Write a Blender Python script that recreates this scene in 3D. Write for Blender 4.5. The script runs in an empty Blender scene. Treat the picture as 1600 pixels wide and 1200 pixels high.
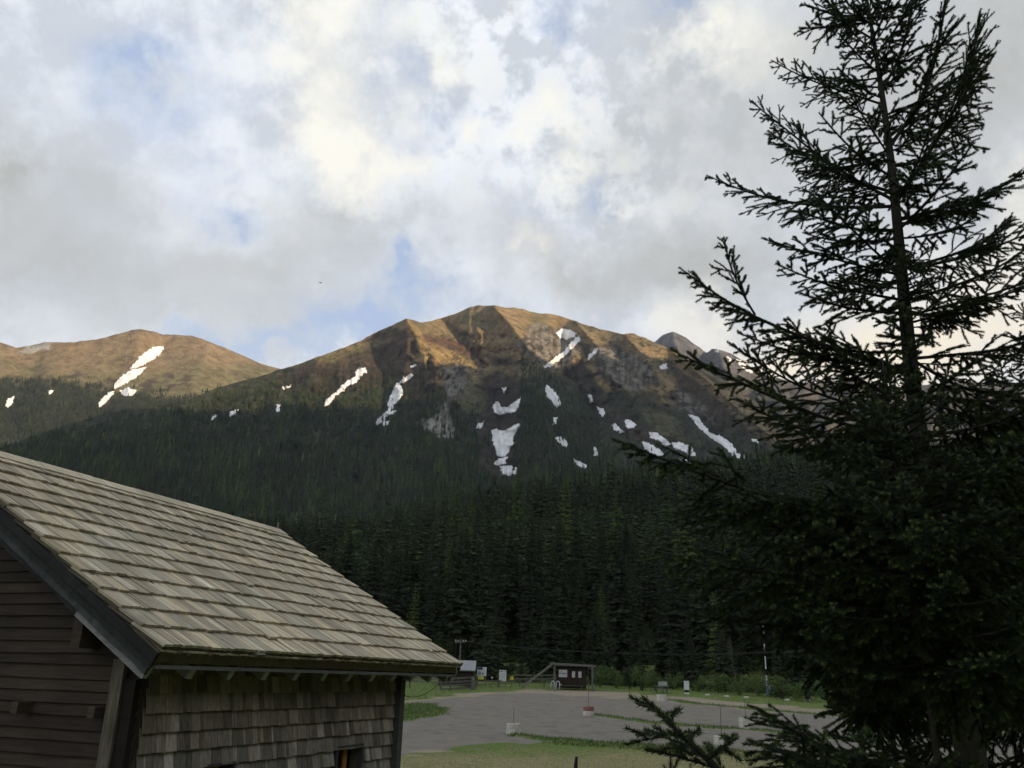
import bpy, math, random
import numpy as np
import warnings
warnings.filterwarnings('ignore')
from mathutils import Vector, Matrix
from mathutils.bvhtree import BVHTree

rng = np.random.default_rng(7)
random.seed(7)
scene = bpy.context.scene
C = scene.collection
R = math.radians

# ------------------------------------------------------------------ camera
FP = 1340.0
pitch = math.atan(458 / 1340.0)
roll = 0.030
cF = np.array([0, math.cos(pitch), math.sin(pitch)])
u0 = np.array([0, -math.sin(pitch), math.cos(pitch)])
r0 = np.array([1.0, 0, 0])
cR = r0 * math.cos(roll) + u0 * math.sin(roll)
cU = -r0 * math.sin(roll) + u0 * math.cos(roll)
cam_d = bpy.data.cameras.new('camera')
cam = bpy.data.objects.new('camera', cam_d)
C.objects.link(cam)
M = Matrix.Identity(4)
for i in range(3):
    M[i][0] = cR[i]; M[i][1] = cU[i]; M[i][2] = -cF[i]
cam.matrix_world = M
cam_d.sensor_width = 36
cam_d.lens = FP / 1600 * 36
cam_d.clip_start = 0.1
cam_d.clip_end = 40000
scene.camera = cam


def ray(x, y):
    return cF * FP + cR * (x - 800) + cU * (600 - y)


def rays(x, y):
    x = np.asarray(x, float)[..., None]; y = np.asarray(y, float)[..., None]
    return cF * FP + cR * (x - 800) + cU * (600 - y)


def proj(P):
    P = np.asarray(P, float)
    d = np.maximum(P @ cF, 1e-3)
    return 800 + FP * (P @ cR) / d, 600 - FP * (P @ cU) / d


def atY(x, y, Y):
    d = ray(x, y)
    return d * (Y / d[1])


# ------------------------------------------------------------------ noise
def _hash(ix, iy, seed):
    h = (ix.astype(np.int64) * 374761393 + iy.astype(np.int64) * 668265263 + seed * 1442695041) & 0xFFFFFFFF
    h = ((h ^ (h >> 13)) * 1274126177) & 0xFFFFFFFF
    h = h ^ (h >> 16)
    return (h & 0xFFFFFF) / float(0xFFFFFF)


def vnoise(x, y, seed=0):
    x = np.asarray(x, float); y = np.asarray(y, float)
    ix = np.floor(x); iy = np.floor(y)
    fx = x - ix; fy = y - iy
    fx = fx * fx * fx * (fx * (fx * 6 - 15) + 10); fy = fy * fy * fy * (fy * (fy * 6 - 15) + 10)
    a = _hash(ix, iy, seed); b = _hash(ix + 1, iy, seed)
    c = _hash(ix, iy + 1, seed); d = _hash(ix + 1, iy + 1, seed)
    return (a * (1 - fx) + b * fx) * (1 - fy) + (c * (1 - fx) + d * fx) * fy


def fbm(x, y, octs=4, seed=0, gain=0.5):
    s = 0; a = 1; t = 0
    for i in range(octs):
        s = s + a * vnoise(x * 2 ** i + 17.3 * i, y * 2 ** i + 5.1 * i, seed + i); t += a; a *= gain
    return s / t


def ridged(x, y, octs=4, seed=0):
    s = 0; a = 1; t = 0
    for i in range(octs):
        s = s + a * (1 - abs(2 * vnoise(x * 2 ** i + 9.3 * i, y * 2 ** i + 3.1 * i, seed + i) - 1)); t += a; a *= 0.5
    return s / t


def smooth(a, b, x):
    t = np.clip((x - a) / (b - a), 0, 1)
    return t * t * (3 - 2 * t)


def seg_dist(px, py, pts):
    best = np.full(np.shape(px), 1e9)
    for (x0, y0), (x1, y1) in zip(pts[:-1], pts[1:]):
        dx, dy = x1 - x0, y1 - y0
        L = dx * dx + dy * dy + 1e-9
        t = np.clip(((px - x0) * dx + (py - y0) * dy) / L, 0, 1)
        best = np.minimum(best, np.hypot(px - x0 - t * dx, py - y0 - t * dy))
    return best


def inside(px, py, poly):
    c = np.zeros(np.shape(px), bool)
    n = len(poly)
    for i in range(n):
        x0, y0 = poly[i]; x1, y1 = poly[(i + 1) % n]
        if y0 == y1: continue
        m = ((y0 > py) != (y1 > py)) & (px < (x1 - x0) * (py - y0) / (y1 - y0) + x0)
        c ^= m
    return c


def sdist(px, py, poly):
    d = seg_dist(px, py, list(poly) + [poly[0]])
    return np.where(inside(px, py, poly), d, -d)


# ------------------------------------------------------------------ object helpers
def tag(o, label=None, cat=None, group=None, kind=None):
    if label: o['label'] = label
    if cat: o['category'] = cat
    if group: o['group'] = group
    if kind: o['kind'] = kind
    return o


def thing(name, label, cat, loc=(0, 0, 0), rz=0, group=None):
    o = bpy.data.objects.new(name, None)
    o.empty_display_size = 0.3
    C.objects.link(o)
    o.location = tuple(float(v) for v in loc); o.rotation_euler = (0, 0, rz)
    return tag(o, label, cat, group)


def np_mesh(name, V, tris=None, quads=None, mats=(), tint=None, midx=None, smooth_=False):
    V = np.asarray(V, np.float32).reshape(-1, 3)
    me = bpy.data.meshes.new(name)
    nt = 0 if tris is None else len(tris); nq = 0 if quads is None else len(quads)
    parts = []
    if nt: parts.append(np.asarray(tris, np.int32).ravel())
    if nq: parts.append(np.asarray(quads, np.int32).ravel())
    loops = np.concatenate(parts)
    me.vertices.add(len(V)); me.vertices.foreach_set('co', V.ravel())
    me.loops.add(len(loops)); me.loops.foreach_set('vertex_index', loops)
    starts = np.concatenate([np.arange(nt) * 3, nt * 3 + np.arange(nq) * 4]).astype(np.int32)
    me.polygons.add(nt + nq); me.polygons.foreach_set('loop_start', starts)
    if midx is not None: me.polygons.foreach_set('material_index', np.asarray(midx, np.int32))
    me.polygons.foreach_set('use_smooth', np.full(nt + nq, bool(smooth_)))
    me.update(calc_edges=True)
    if tint is not None:
        tint = np.asarray(tint, np.float32)
        if tint.ndim == 1: tint = np.stack([tint, tint, tint], 1)
        col = np.ones((len(V), 4), np.float32); col[:, :3] = tint
        a = me.color_attributes.new('tint', 'FLOAT_COLOR', 'POINT')
        a.data.foreach_set('color', col.ravel())
    for m in mats: me.materials.append(m)
    return me


def link(name, me, parent=None):
    o = bpy.data.objects.new(name, me)
    C.objects.link(o)
    if parent is not None: o.parent = parent
    return o


class MB:
    """collects shapes and links them as one mesh object"""
    def __init__(s): s.V = []; s.Q = []; s.T = []; s.c = []; s.n = 0

    def add(s, V, quads=(), tris=(), tint=1.0):
        V = np.asarray(V, float)
        s.V.append(V)
        if len(quads): s.Q.append(np.asarray(quads) + s.n)
        if len(tris): s.T.append(np.asarray(tris) + s.n)
        t = np.asarray(tint, float)
        s.c.append(np.broadcast_to(t if t.ndim else np.array([t, t, t]), (len(V), 3)).copy())
        s.n += len(V); return s

    def hexa(s, P, tint=1.0):      # 8 corners: bottom ring 0-3, top ring 4-7
        return s.add(P, [(3, 2, 1, 0), (4, 5, 6, 7), (0, 1, 5, 4), (1, 2, 6, 5), (2, 3, 7, 6), (3, 0, 4, 7)], tint=tint)

    def box(s, c, sz, ax=None, tint=1.0):
        c = np.asarray(c, float); h = np.asarray(sz, float) / 2
        A = np.eye(3) if ax is None else np.asarray(ax, float)
        P = [c + A[0] * h[0] * a + A[1] * h[1] * b + A[2] * h[2] * d for d in (-1, 1) for a, b in ((-1, -1), (1, -1), (1, 1), (-1, 1))]
        return s.hexa(P, tint)

    def beam(s, p, q, w, h, up=(0, 0, 1), tint=1.0):
        p = np.asarray(p, float); q = np.asarray(q, float)
        d = q - p; L = np.linalg.norm(d); d = d / L
        y = np.cross(np.asarray(up, float), d)
        if np.linalg.norm(y) < 1e-4: y = np.array([0, 1.0, 0])
        y /= np.linalg.norm(y); z = np.cross(d, y)
        return s.box((p + q) / 2, (L, w, h), (d, y, z), tint)

    def tube(s, pts, rad, n=8, tint=1.0, cap=True):
        pts = [np.asarray(p, float) for p in pts]
        if not hasattr(rad, '__len__'): rad = [rad] * len(pts)
        V = []; prev = None
        for i, p in enumerate(pts):
            d = pts[min(i + 1, len(pts) - 1)] - pts[max(i - 1, 0)]; d = d / (np.linalg.norm(d) + 1e-12)
            a = np.array([1.0, 0, 0]) if prev is None else prev
            a = a - d * (a @ d)
            if np.linalg.norm(a) < 1e-3: a = np.array([0, 1.0, 0]) - d * d[1]
            a /= np.linalg.norm(a); prev = a; b = np.cross(d, a)
            for k in range(n):
                t = 2 * math.pi * k / n
                V.append(p + rad[i] * (a * math.cos(t) + b * math.sin(t)))
        Q = [(i * n + k, i * n + (k + 1) % n, (i + 1) * n + (k + 1) % n, (i + 1) * n + k) for i in range(len(pts) - 1) for k in range(n)]
        T = []
        if cap:
            V += [pts[0], pts[-1]]; a = len(V) - 2
            T = [(a, (k + 1) % n, k) for k in range(n)] + [(a + 1, (len(pts) - 1) * n + k, (len(pts) - 1) * n + (k + 1) % n) for k in range(n)]
        return s.add(V, Q, T, tint)

    def mesh(s, name, mat, smooth_=False):
        return np_mesh(name, np.concatenate(s.V), np.concatenate(s.T) if s.T else None, np.concatenate(s.Q) if s.Q else None,
                       [mat], np.concatenate(s.c), smooth_=smooth_)

    def build(s, name, mat, parent=None, smooth_=False):
        return link(name, s.mesh(name, mat, smooth_), parent)


# ------------------------------------------------------------------ materials
class NT:
    def __init__(s, nt): s.nt = nt
    def n(s, typ, **kw):
        nd = s.nt.nodes.new(typ)
        for k, v in kw.items():
            if k == 'inp':
                for kk, vv in v.items():
                    if isinstance(vv, bpy.types.NodeSocket): s.nt.links.new(vv, nd.inputs[kk])
                    else: nd.inputs[kk].default_value = vv
            else: setattr(nd, k, v)
        return nd
    def math(s, op, a, b=None, clamp=False):
        nd = s.nt.nodes.new('ShaderNodeMath'); nd.operation = op; nd.use_clamp = clamp
        for i, v in enumerate((a, b)):
            if v is None: continue
            if isinstance(v, bpy.types.NodeSocket): s.nt.links.new(v, nd.inputs[i])
            else: nd.inputs[i].default_value = v
        return nd.outputs[0]
    def mix(s, f, a, b, blend='MIX'):
        nd = s.nt.nodes.new('ShaderNodeMix'); nd.data_type = 'RGBA'; nd.blend_type = blend
        for i, v in ((0, f), (6, a), (7, b)):
            if isinstance(v, bpy.types.NodeSocket): s.nt.links.new(v, nd.inputs[i])
            else: nd.inputs[i].default_value = v if i == 0 else (tuple(v) + (1,))[:4]
        return nd.outputs[2]
    def noise(s, vec, scale, detail=4, rough=0.55, dist=0):
        nd = s.n('ShaderNodeTexNoise', inp={'Scale': scale, 'Detail': detail, 'Roughness': rough, 'Distortion': dist})
        if vec is not None: s.nt.links.new(vec, nd.inputs['Vector'])
        return nd.outputs['Fac']
    def mapr(s, v, a, b, c=0.0, d=1.0):
        nd = s.n('ShaderNodeMapRange', inp={0: v, 1: a, 2: b, 3: c, 4: d}); return nd.outputs[0]
    def vmap(s, vec, scale):
        return s.n('ShaderNodeMapping', inp={'Vector': vec, 'Scale': scale}).outputs[0]


def material(name, fn, rough=0.85, spec=0.3, **kw):
    m = bpy.data.materials.new(name); m.use_nodes = True
    nt = m.node_tree; t = NT(nt)
    b = nt.nodes['Principled BSDF']
    b.inputs['Roughness'].default_value = rough
    b.inputs['Specular IOR Level'].default_value = spec
    for k, v in kw.items(): b.inputs[k].default_value = v
    col, bump = fn(t)
    if isinstance(col, bpy.types.NodeSocket): nt.links.new(col, b.inputs['Base Color'])
    else: b.inputs['Base Color'].default_value = tuple(col) + (1,)
    if bump is not None:
        h, st, dist = bump
        bn = t.n('ShaderNodeBump', inp={'Height': h, 'Strength': st, 'Distance': dist})
        nt.links.new(bn.outputs[0], b.inputs['Normal'])
    return m


def obj_co(t): return t.n('ShaderNodeTexCoord').outputs['Object']
def tint_co(t): return t.n('ShaderNodeAttribute', attribute_name='tint').outputs['Color']


def wood(name, ca, cb, grain=(1, 1, 1), scale=6, rough=0.85, bump=0.35):
    def fn(t):
        v = t.vmap(obj_co(t), grain)
        n1 = t.noise(v, scale, 6, 0.65, 0.4)
        n2 = t.noise(obj_co(t), 1.7, 3)
        f = t.mapr(n1, 0.3, 0.72)
        col = t.mix(f, ca, cb)
        col = t.mix(t.mapr(n2, 0.35, 0.7, 0, 0.35), col, [c * 0.55 for c in ca])
        col = t.mix(1.0, col, tint_co(t), 'MULTIPLY')
        return col, (n1, bump, 0.01)
    return material(name, fn, rough)


def plain(name, c, var=0.25, scale=8, rough=0.7, bump=0.1, **kw):
    def fn(t):
        n = t.noise(obj_co(t), scale, 5, 0.6)
        a = [x * (1 - var) for x in c]; b = [min(1, x * (1 + var)) for x in c]
        col = t.mix(t.mapr(n, 0.3, 0.7), a, b)
        return t.mix(1.0, col, tint_co(t), 'MULTIPLY'), (n, bump, 0.02)
    return material(name, fn, rough, **kw)


m_roof = wood('weathered_roof_shingle', (0.31, 0.265, 0.182), (0.70, 0.62, 0.44), (9, 0.7, 0.7), 4.5)
m_wallsh = wood('weathered_wall_shingle', (0.17, 0.155, 0.135), (0.42, 0.385, 0.335), (9, 9, 0.8), 4.5)
m_dark = wood('dark_brown_board', (0.026, 0.018, 0.013), (0.066, 0.047, 0.035), (3, 0.6, 8), 4)
m_verge = wood('slate_grey_board', (0.026, 0.028, 0.029), (0.066, 0.070, 0.072), (1, 2, 2), 5)
m_tail = wood('grey_rafter_wood', (0.11, 0.112, 0.112), (0.24, 0.24, 0.238), (6, 1, 6), 5)
m_batten = wood('mossy_grey_board', (0.05, 0.044, 0.032), (0.17, 0.145, 0.11), (6, 6, 0.7), 5)
m_farwood = wood('far_grey_wood', (0.10, 0.098, 0.085), (0.20, 0.195, 0.17), (1, 1, 1), 3)
m_brownwood = wood('far_brown_wood', (0.024, 0.017, 0.014), (0.044, 0.031, 0.026), (4, 4, 1), 3)
m_postwood = wood('post_grey_wood', (0.09, 0.085, 0.08), (0.17, 0.16, 0.15), (4, 4, 1), 3)
m_bark = wood('spruce_bark', (0.018, 0.016, 0.013), (0.062, 0.054, 0.044), (3, 3, 1), 9, 0.95, 0.6)
m_concrete = plain('stained_concrete', (0.50, 0.475, 0.42), 0.28, 5, 0.9)
m_red = plain('faded_red_paint', (0.24, 0.11, 0.09), 0.2, 6, 0.7)
m_white = plain('dull_white_paint', (0.60, 0.61, 0.60), 0.08, 3, 0.6)
m_metal = plain('dull_grey_metal', (0.22, 0.23, 0.24), 0.2, 3, 0.5)
m_roofmetal = plain('grey_sheet_roof', (0.24, 0.25, 0.26), 0.15, 2, 0.6)
m_darkroof = plain('dark_grey_roof', (0.085, 0.09, 0.095), 0.2, 3, 0.8)
m_yellow = plain('yellow_plastic', (0.75, 0.52, 0.03), 0.1, 3, 0.5)
m_pyellow = plain('pale_yellow_notice', (0.62, 0.60, 0.10), 0.1, 3, 0.6)
m_blue = plain('navy_print', (0.03, 0.05, 0.13), 0.2, 3, 0.6)
m_bluegrey = plain('blue_grey_print', (0.22, 0.28, 0.34), 0.3, 9, 0.6)
m_paleblue = plain('pale_blue_paint', (0.30, 0.42, 0.48), 0.15, 4, 0.6)
m_black = plain('near_black', (0.012, 0.012, 0.013), 0.2, 5, 0.9)
m_orange = wood('orange_timber', (0.22, 0.10, 0.02), (0.42, 0.20, 0.04), (8, 8, 1), 5)
m_cable = plain('black_cable', (0.03, 0.03, 0.032), 0.1, 5, 0.6)


def foliage(name, a, b, tip=None, rough=0.75):
    def fn(t):
        oi = t.n('ShaderNodeObjectInfo').outputs['Random']
        n = t.noise(obj_co(t), 2.2, 3)
        f = t.math('ADD', t.math('MULTIPLY', oi, 0.5), t.math('MULTIPLY', n, 0.6), True)
        col = t.mix(f, a, b)
        return t.mix(1.0, col, tint_co(t), 'MULTIPLY'), None
    return material(name, fn, rough, 0.25)


m_needle = foliage('spruce_needles', (0.018, 0.028, 0.013), (0.036, 0.053, 0.021))
m_fneedle = foliage('forest_spruce_needles', (0.009, 0.014, 0.007), (0.032, 0.043, 0.018))
m_larch = foliage('larch_needles', (0.045, 0.070, 0.018), (0.085, 0.115, 0.028))
m_leaf = foliage('shrub_leaves', (0.050, 0.090, 0.022), (0.105, 0.155, 0.045))


def fn_farf(t):
    n = t.noise(obj_co(t), 0.012, 4)
    col = t.mix(t.mapr(n, 0.35, 0.65), (0.024, 0.036, 0.020), (0.050, 0.058, 0.030))
    return t.mix(1.0, col, tint_co(t), 'MULTIPLY'), None


m_farforest = material('far_forest_needles', fn_farf, 0.9, 0.1)


def fn_mtn(t):
    c = obj_co(t)
    a = t.noise(c, 0.02, 8, 0.68)
    b = t.noise(c, 0.11, 5, 0.7)
    f = t.math('ADD', t.math('MULTIPLY', t.mapr(a, 0.34, 0.66, 0.45, 1.6), 0.7), t.math('MULTIPLY', t.mapr(b, 0.3, 0.7, 0.4, 1.6), 0.3))
    cc = t.n('ShaderNodeCombineColor', inp={0: f, 1: f, 2: f}).outputs[0]
    col = t.mix(1.0, tint_co(t), cc, 'MULTIPLY')
    return col, (t.math('ADD', a, t.math('MULTIPLY', b, 0.3)), 1.0, 34.0)


m_mtn = material('mountain_surface', fn_mtn, 0.95, 0.1)


def fn_snow(t):
    n = t.noise(obj_co(t), 0.02, 5)
    return t.mix(t.mapr(n, 0.3, 0.7), (0.56, 0.565, 0.58), (0.84, 0.84, 0.84)), (n, 0.4, 8.0)


m_snow = material('old_snow', fn_snow, 0.8, 0.2)


def fn_ground(t):
    c = obj_co(t)
    z = t.n('ShaderNodeSeparateColor', inp={0: tint_co(t)})
    gravel, dirt, dry = z.outputs[0], z.outputs[1], z.outputs[2]
    n1 = t.noise(c, 0.35, 5, 0.6); n2 = t.noise(c, 5.0, 5, 0.7); n3 = t.noise(c, 22.0, 3, 0.7); n4 = t.noise(c, 1.3, 5, 0.65)
    lush = t.mix(t.mapr(n2, 0.3, 0.7), (0.062, 0.110, 0.020), (0.140, 0.200, 0.045))
    lush = t.mix(t.mapr(n4, 0.45, 0.7), lush, (0.11, 0.12, 0.05))
    tan = t.mix(t.mapr(n2, 0.3, 0.7), (0.16, 0.145, 0.065), (0.30, 0.26, 0.14))
    dd = t.math('ADD', dry, t.math('MULTIPLY', t.math('SUBTRACT', n4, 0.5), 1.6), True)
    grass = t.mix(dd, lush, tan)
    grav = t.mix(t.mapr(n3, 0.3, 0.75), (0.105, 0.096, 0.080), (0.28, 0.258, 0.215))
    grav = t.mix(t.mapr(n1, 0.35, 0.65, 0, 0.7), grav, (0.20, 0.18, 0.145))
    grav = t.mix(t.mapr(t.noise(t.vmap(c, (0.25, 1.0, 1)), 1.4, 4, 0.6), 0.52, 0.7, 0, 0.55), grav, (0.19, 0.175, 0.15))
    grav = t.mix(t.mapr(t.noise(c, 0.9, 6, 0.7), 0.5, 0.62, 0, 0.5), grav, (0.085, 0.078, 0.066))
    grav = t.mix(t.mapr(t.noise(c, 60.0, 2, 0.6), 0.62, 0.72, 0, 0.7), grav, (0.34, 0.32, 0.28))
    sand = t.mix(t.mapr(n2, 0.3, 0.7), (0.20, 0.165, 0.115), (0.34, 0.29, 0.215))
    gm = t.math('ADD', gravel, t.math('MULTIPLY', t.math('SUBTRACT', n2, 0.5), 0.5), True)
    dm = t.math('ADD', dirt, t.math('MULTIPLY', t.math('SUBTRACT', n2, 0.5), 0.6), True)
    col = t.mix(t.mapr(gm, 0.35, 0.65), grass, grav)
    col = t.mix(t.mapr(dm, 0.3, 0.7), col, sand)
    return col, (t.math('ADD', n2, n3), 0.5, 0.04)


m_ground = material('grass_gravel_and_dirt', fn_ground, 0.95, 0.15)


def fn_forestfloor(t):
    n = t.noise(obj_co(t), 0.3, 5)
    return t.mix(n, (0.010, 0.017, 0.006), (0.026, 0.036, 0.014)), (n, 0.4, 0.5)


m_floor = material('forest_floor', fn_forestfloor, 0.95, 0.1)

# ------------------------------------------------------------------ ground heights
GY = [0, 20, 36, 50, 65, 80, 95, 110, 130]
GZ = [-3.3, -3.3, -3.3, -2.95, -2.42, -1.78, -1.16, -0.62, -0.1]
CX = [-2500, -400, 0, 300, 450, 600, 700, 800, 900, 1000, 1100, 1250, 1600, 3000]
CY = [790, 790, 820, 846, 852, 836, 812, 790, 772, 761, 748, 735, 722, 722]
CREST = 900.0


def H(x, y):
    x = np.asarray(x, float); y = np.asarray(y, float)
    r = np.hypot(x, y)
    flat = np.interp(np.clip(y, 0, 130), GY, GZ)
    yy = np.maximum(y, 0.25 * r)
    q = np.stack([x / r.clip(1e-3), yy / r.clip(1e-3), np.full(r.shape, 0.19)], -1)
    px, _ = proj(q)
    cy = np.interp(px, CX, CY)
    d = rays(px, cy)
    el = d[..., 2] / np.hypot(d[..., 0], d[..., 1])
    zc = CREST * el
    s = (r - 118) / (CREST - 118)
    und = (fbm(x / 90, y / 90, 3, 40) - 0.5) * 14 * np.clip(s * 6, 0, 1)
    z112 = -0.35
    up = z112 + (zc - z112) * np.clip(s, 0, 1) ** 0.93 + und
    down = -70 * smooth(CREST, 1500, r)
    return np.where(s <= 0, flat, np.maximum(up + down, flat) * 1.0)


def G(px, py):
    d = ray(px, py)
    d = d / math.hypot(d[0], d[1])
    ts = np.linspace(4, 600, 12000)
    z = H(d[0] * ts, d[1] * ts)
    hit = np.nonzero(d[2] * ts <= z)[0]
    t = ts[hit[0]] if len(hit) else 110.0
    return np.array([d[0] * t, d[1] * t, float(H(np.array([d[0] * t]), np.array([d[1] * t]))[0])])


def grid_quads(nr, nc):
    i = np.arange(nr - 1)[:, None] * nc + np.arange(nc - 1)[None]
    i = i.ravel()
    return np.stack([i, i + 1, i + nc + 1, i + nc], 1)


# coarse sheet over everything (a few centimetres below the fine one where they overlap)
az = np.radians(np.concatenate([np.arange(-180, -60, 6), np.arange(-60, 60, 0.75), np.arange(60, 181, 6)]))
rr = np.concatenate([np.geomspace(0.5, 110, 60), np.linspace(116, 300, 40), np.linspace(310, 1000, 50), np.linspace(1030, 1900, 20), [2600, 4000, 7000]])
AZ, RR = np.meshgrid(az, rr)
X = RR * np.sin(AZ); Y = RR * np.cos(AZ)
Z = H(X, Y)
Z = np.where((RR > 28) & (RR < 118), Z - 0.10, Z)
V = np.stack([X, Y, Z], -1).reshape(-1, 3)
tn = np.zeros((len(V), 3)); tn[:, 2] = 0.35
g_me = np_mesh('valley_ground', V, None, grid_quads(len(rr), len(az))[:, ::-1], [m_ground, m_floor], tn, smooth_=True)
cent = RR[:-1, :-1].ravel()
g_me.polygons.foreach_set('material_index', (cent > 122).astype(np.int32))
tag(link('valley_ground', g_me), kind='structure')

# fine sheet where the car park and the lawns are
az = np.radians(np.arange(-14, 36, 0.11))
rr = np.geomspace(29, 117, 360)
AZ, RR = np.meshgrid(az, rr)
X = RR * np.sin(AZ); Y = RR * np.cos(AZ); Z = H(X, Y)
PX, PY = proj(np.stack([X, Y, Z], -1))
nzx = (fbm(X / 2.2, Y / 2.2, 4, 11) - 0.5); nzy = (fbm(X / 3.1, Y / 3.1, 4, 12) - 0.5)
QX = PX + nzx * 40; QY = PY + nzy * 7
lot_poly = [(420, 1113), (640, 1099), (700, 1091), (760, 1085), (850, 1081), (930, 1083), (1000, 1088), (1100, 1097), (1200, 1106), (1300, 1116), (1500, 1136), (1800, 1170),
            (1900, 1290), (1400, 1215), (1150, 1180), (1000, 1169), (900, 1164), (800, 1161), (740, 1163), (700, 1167), (640, 1177), (600, 1190), (400, 1215)]
island = [(560, 1098), (640, 1099), (680, 1103), (710, 1109), (690, 1117), (650, 1125), (610, 1131), (540, 1140)]
track = [(560, 1107), (660, 1093), (700, 1087), (760, 1081.5), (850, 1076.5), (930, 1078), (1000, 1083), (1100, 1091), (1250, 1105), (1400, 1119), (1600, 1140),
         (1600, 1150), (1350, 1124), (1250, 1117), (1150, 1107), (1050, 1098), (1000, 1094), (930, 1089), (850, 1084), (760, 1086), (700, 1091), (650, 1100), (560, 1116)]
strips = [[(1038, 1094), (1110, 1102), (1200, 1110), (1270, 1116), (1400, 1128)], [(918, 1118), (960, 1123), (1030, 1131), (1100, 1137), (1166, 1142), (1250, 1150), (1380, 1163)],
          [(801, 1152), (850, 1159), (900, 1163), (960, 1167), (1040, 1172), (1120, 1176), (1200, 1186)]]
lot = smooth(-1.6, 1.6, sdist(QX, QY, lot_poly))
lot *= 1 - smooth(-1.2, 1.2, sdist(QX, QY, island))
hump = np.zeros_like(Z)
for k, st in enumerate(strips):
    d = seg_dist(PX * 0.25, PY + nzy * 5, [(a * 0.25, b) for a, b in st])
    w = (1.7, 1.8, 3.0)[k]
    lot *= smooth(w * 0.5, w, d)
    hump = np.maximum(hump, np.exp(-(d / w) ** 2) * (0.05, 0.10, 0.16)[k])
hump += smooth(-3, 6, sdist(QX, QY, island)) * 0.18
dirt = smooth(-1.5, 2.0, sdist(QX, QY, track)) * (0.65 + 0.35 * smooth(0.4, 0.6, fbm(X / 6, Y / 6, 3, 5)))
for k, st in enumerate(strips[:1]):
    d = seg_dist(PX * 0.25, PY, [(a * 0.25, b) for a, b in st]); dirt *= smooth(1.2, 2.4, d)
# pale sandy scrape in front of the lot
for (cx, cy, sx, sy, a) in ((668, 1172, 30, 2.6, 1.0), (652, 1179, 16, 1.5, .8), (610, 1175, 40, 3, .6), (700, 1088, 22, 1.2, .7), (980, 1168, 90, .9, .35)):
    dirt = np.maximum(dirt, a * np.exp(-(((QX - cx) / sx) ** 2 + ((QY - cy) / sy) ** 2)))
dry = smooth(1166, 1186, PY + nzy * 14) * 0.85 + smooth(1096, 1088, PY) * smooth(900, 1000, PX) * 0.05
dry = np.maximum(dry, 0.55 * smooth(6, 2, np.abs(PY - 1100)) * smooth(720, 660, PX))
Z = Z + hump * (0.6 + 0.8 * fbm(X / 0.5, Y / 0.5, 2, 31)) + (fbm(X / 1.2, Y / 1.2, 3, 21) - 0.5) * 0.05
V = np.stack([X, Y, Z], -1).reshape(-1, 3)
tn = np.stack([lot, dirt, dry], -1).reshape(-1, 3)
Q = grid_quads(len(rr), len(az))[:, ::-1]
lotf = lot.reshape(-1)[Q].mean(1); dirtf = dirt.reshape(-1)[Q].mean(1)
zone = np.where(dirtf > 0.55, 2, np.where(lotf > 0.5, 1, 0))
for k, nm in enumerate(('grass_ground', 'gravel_car_park', 'dirt_track')):
    q = Q[zone == k]
    ids, inv = np.unique(q, return_inverse=True)
    o = link(nm, np_mesh(nm, V[ids], None, inv.reshape(-1, 4), [m_ground], tn[ids], smooth_=True))
    tag(o, kind='structure')
fineV, fineLot, fineDirt, fineDry, finePX, finePY, fineHump = V, lot.ravel(), dirt.ravel(), dry.ravel(), PX.ravel(), PY.ravel(), hump.ravel()


# ------------------------------------------------------------------ mountains
def mountain(name, xs, sky_pts, bottom, nrow, Rs, Rb, ridges, gullies, colour_fn, rough_amp, vpow=1.0, seed=3, relief=1.0, backz=0.35):
    sk = np.interp(xs, [p[0] for p in sky_pts], [p[1] for p in sky_pts])
    sk = sk + (fbm(xs / 9, xs * 0 + seed, 3, seed) - 0.5) * 2.4
    v = np.linspace(0, 1, nrow) ** vpow
    PXg = np.broadcast_to(xs[None], (nrow, len(xs)))
    PYg = sk[None] + (bottom - sk[None]) * v[:, None]
    rs = np.interp(xs, [p[0] for p in Rs], [p[1] for p in Rs])
    r = Rb + (rs[None] - Rb) * (1 - v[:, None]) ** 1.0
    m = rs[None] / 1340.0
    # convex rolling top, steeper below
    for pts, A, w in ridges:
        r = r - A * relief * np.exp(-seg_dist(PXg, PYg * 0.8, [(a, b * 0.8) for a, b in pts]) / w)
    for pts, A, w in gullies:
        r = r + A * relief * np.exp(-seg_dist(PXg, PYg * 0.8, [(a, b * 0.8) for a, b in pts]) / w)
    wx = PXg + (fbm(PXg / 60, PYg / 60, 3, seed + 5) - 0.5) * 40
    r = r - (0.25 + 0.75 * smooth(0.0, 0.22, v[:, None])) * rough_amp * ((ridged(wx / 46, PYg / 95, 5, seed) - 0.5) * 2 + (ridged(wx / 12, PYg / 22, 5, seed + 31) - 0.5) * 1.15)
    d = rays(PXg, PYg); d = d / np.hypot(d[..., 0], d[..., 1])[..., None]
    P = d * r[..., None]
    # the far side of the mountain, falling away behind the skyline
    back = []
    for k, (dr, dz) in enumerate(((120, 30), (500, 260), (1300, 900))):
        q = d[0] * (r[0] + dr)[:, None]; q[:, 2] = np.maximum(P[0][:, 2] - dz, -20); back.append(q)
    Pall = np.concatenate([np.stack(back[::-1]), P])
    col = colour_fn(PXg, PYg, v[:, None] + 0 * PXg)
    call = np.concatenate([np.repeat(col[:1], 3, 0), col])
    q = grid_quads(nrow + 3, len(xs))[:, ::-1]
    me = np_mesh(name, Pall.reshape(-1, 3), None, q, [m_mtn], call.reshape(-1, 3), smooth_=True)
    tag(link(name, me), kind='structure')
    bvh = BVHTree.FromPolygons([tuple(p) for p in Pall.reshape(-1, 3)], [tuple(int(i) for i in f) for f in q])
    return bvh


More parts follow.
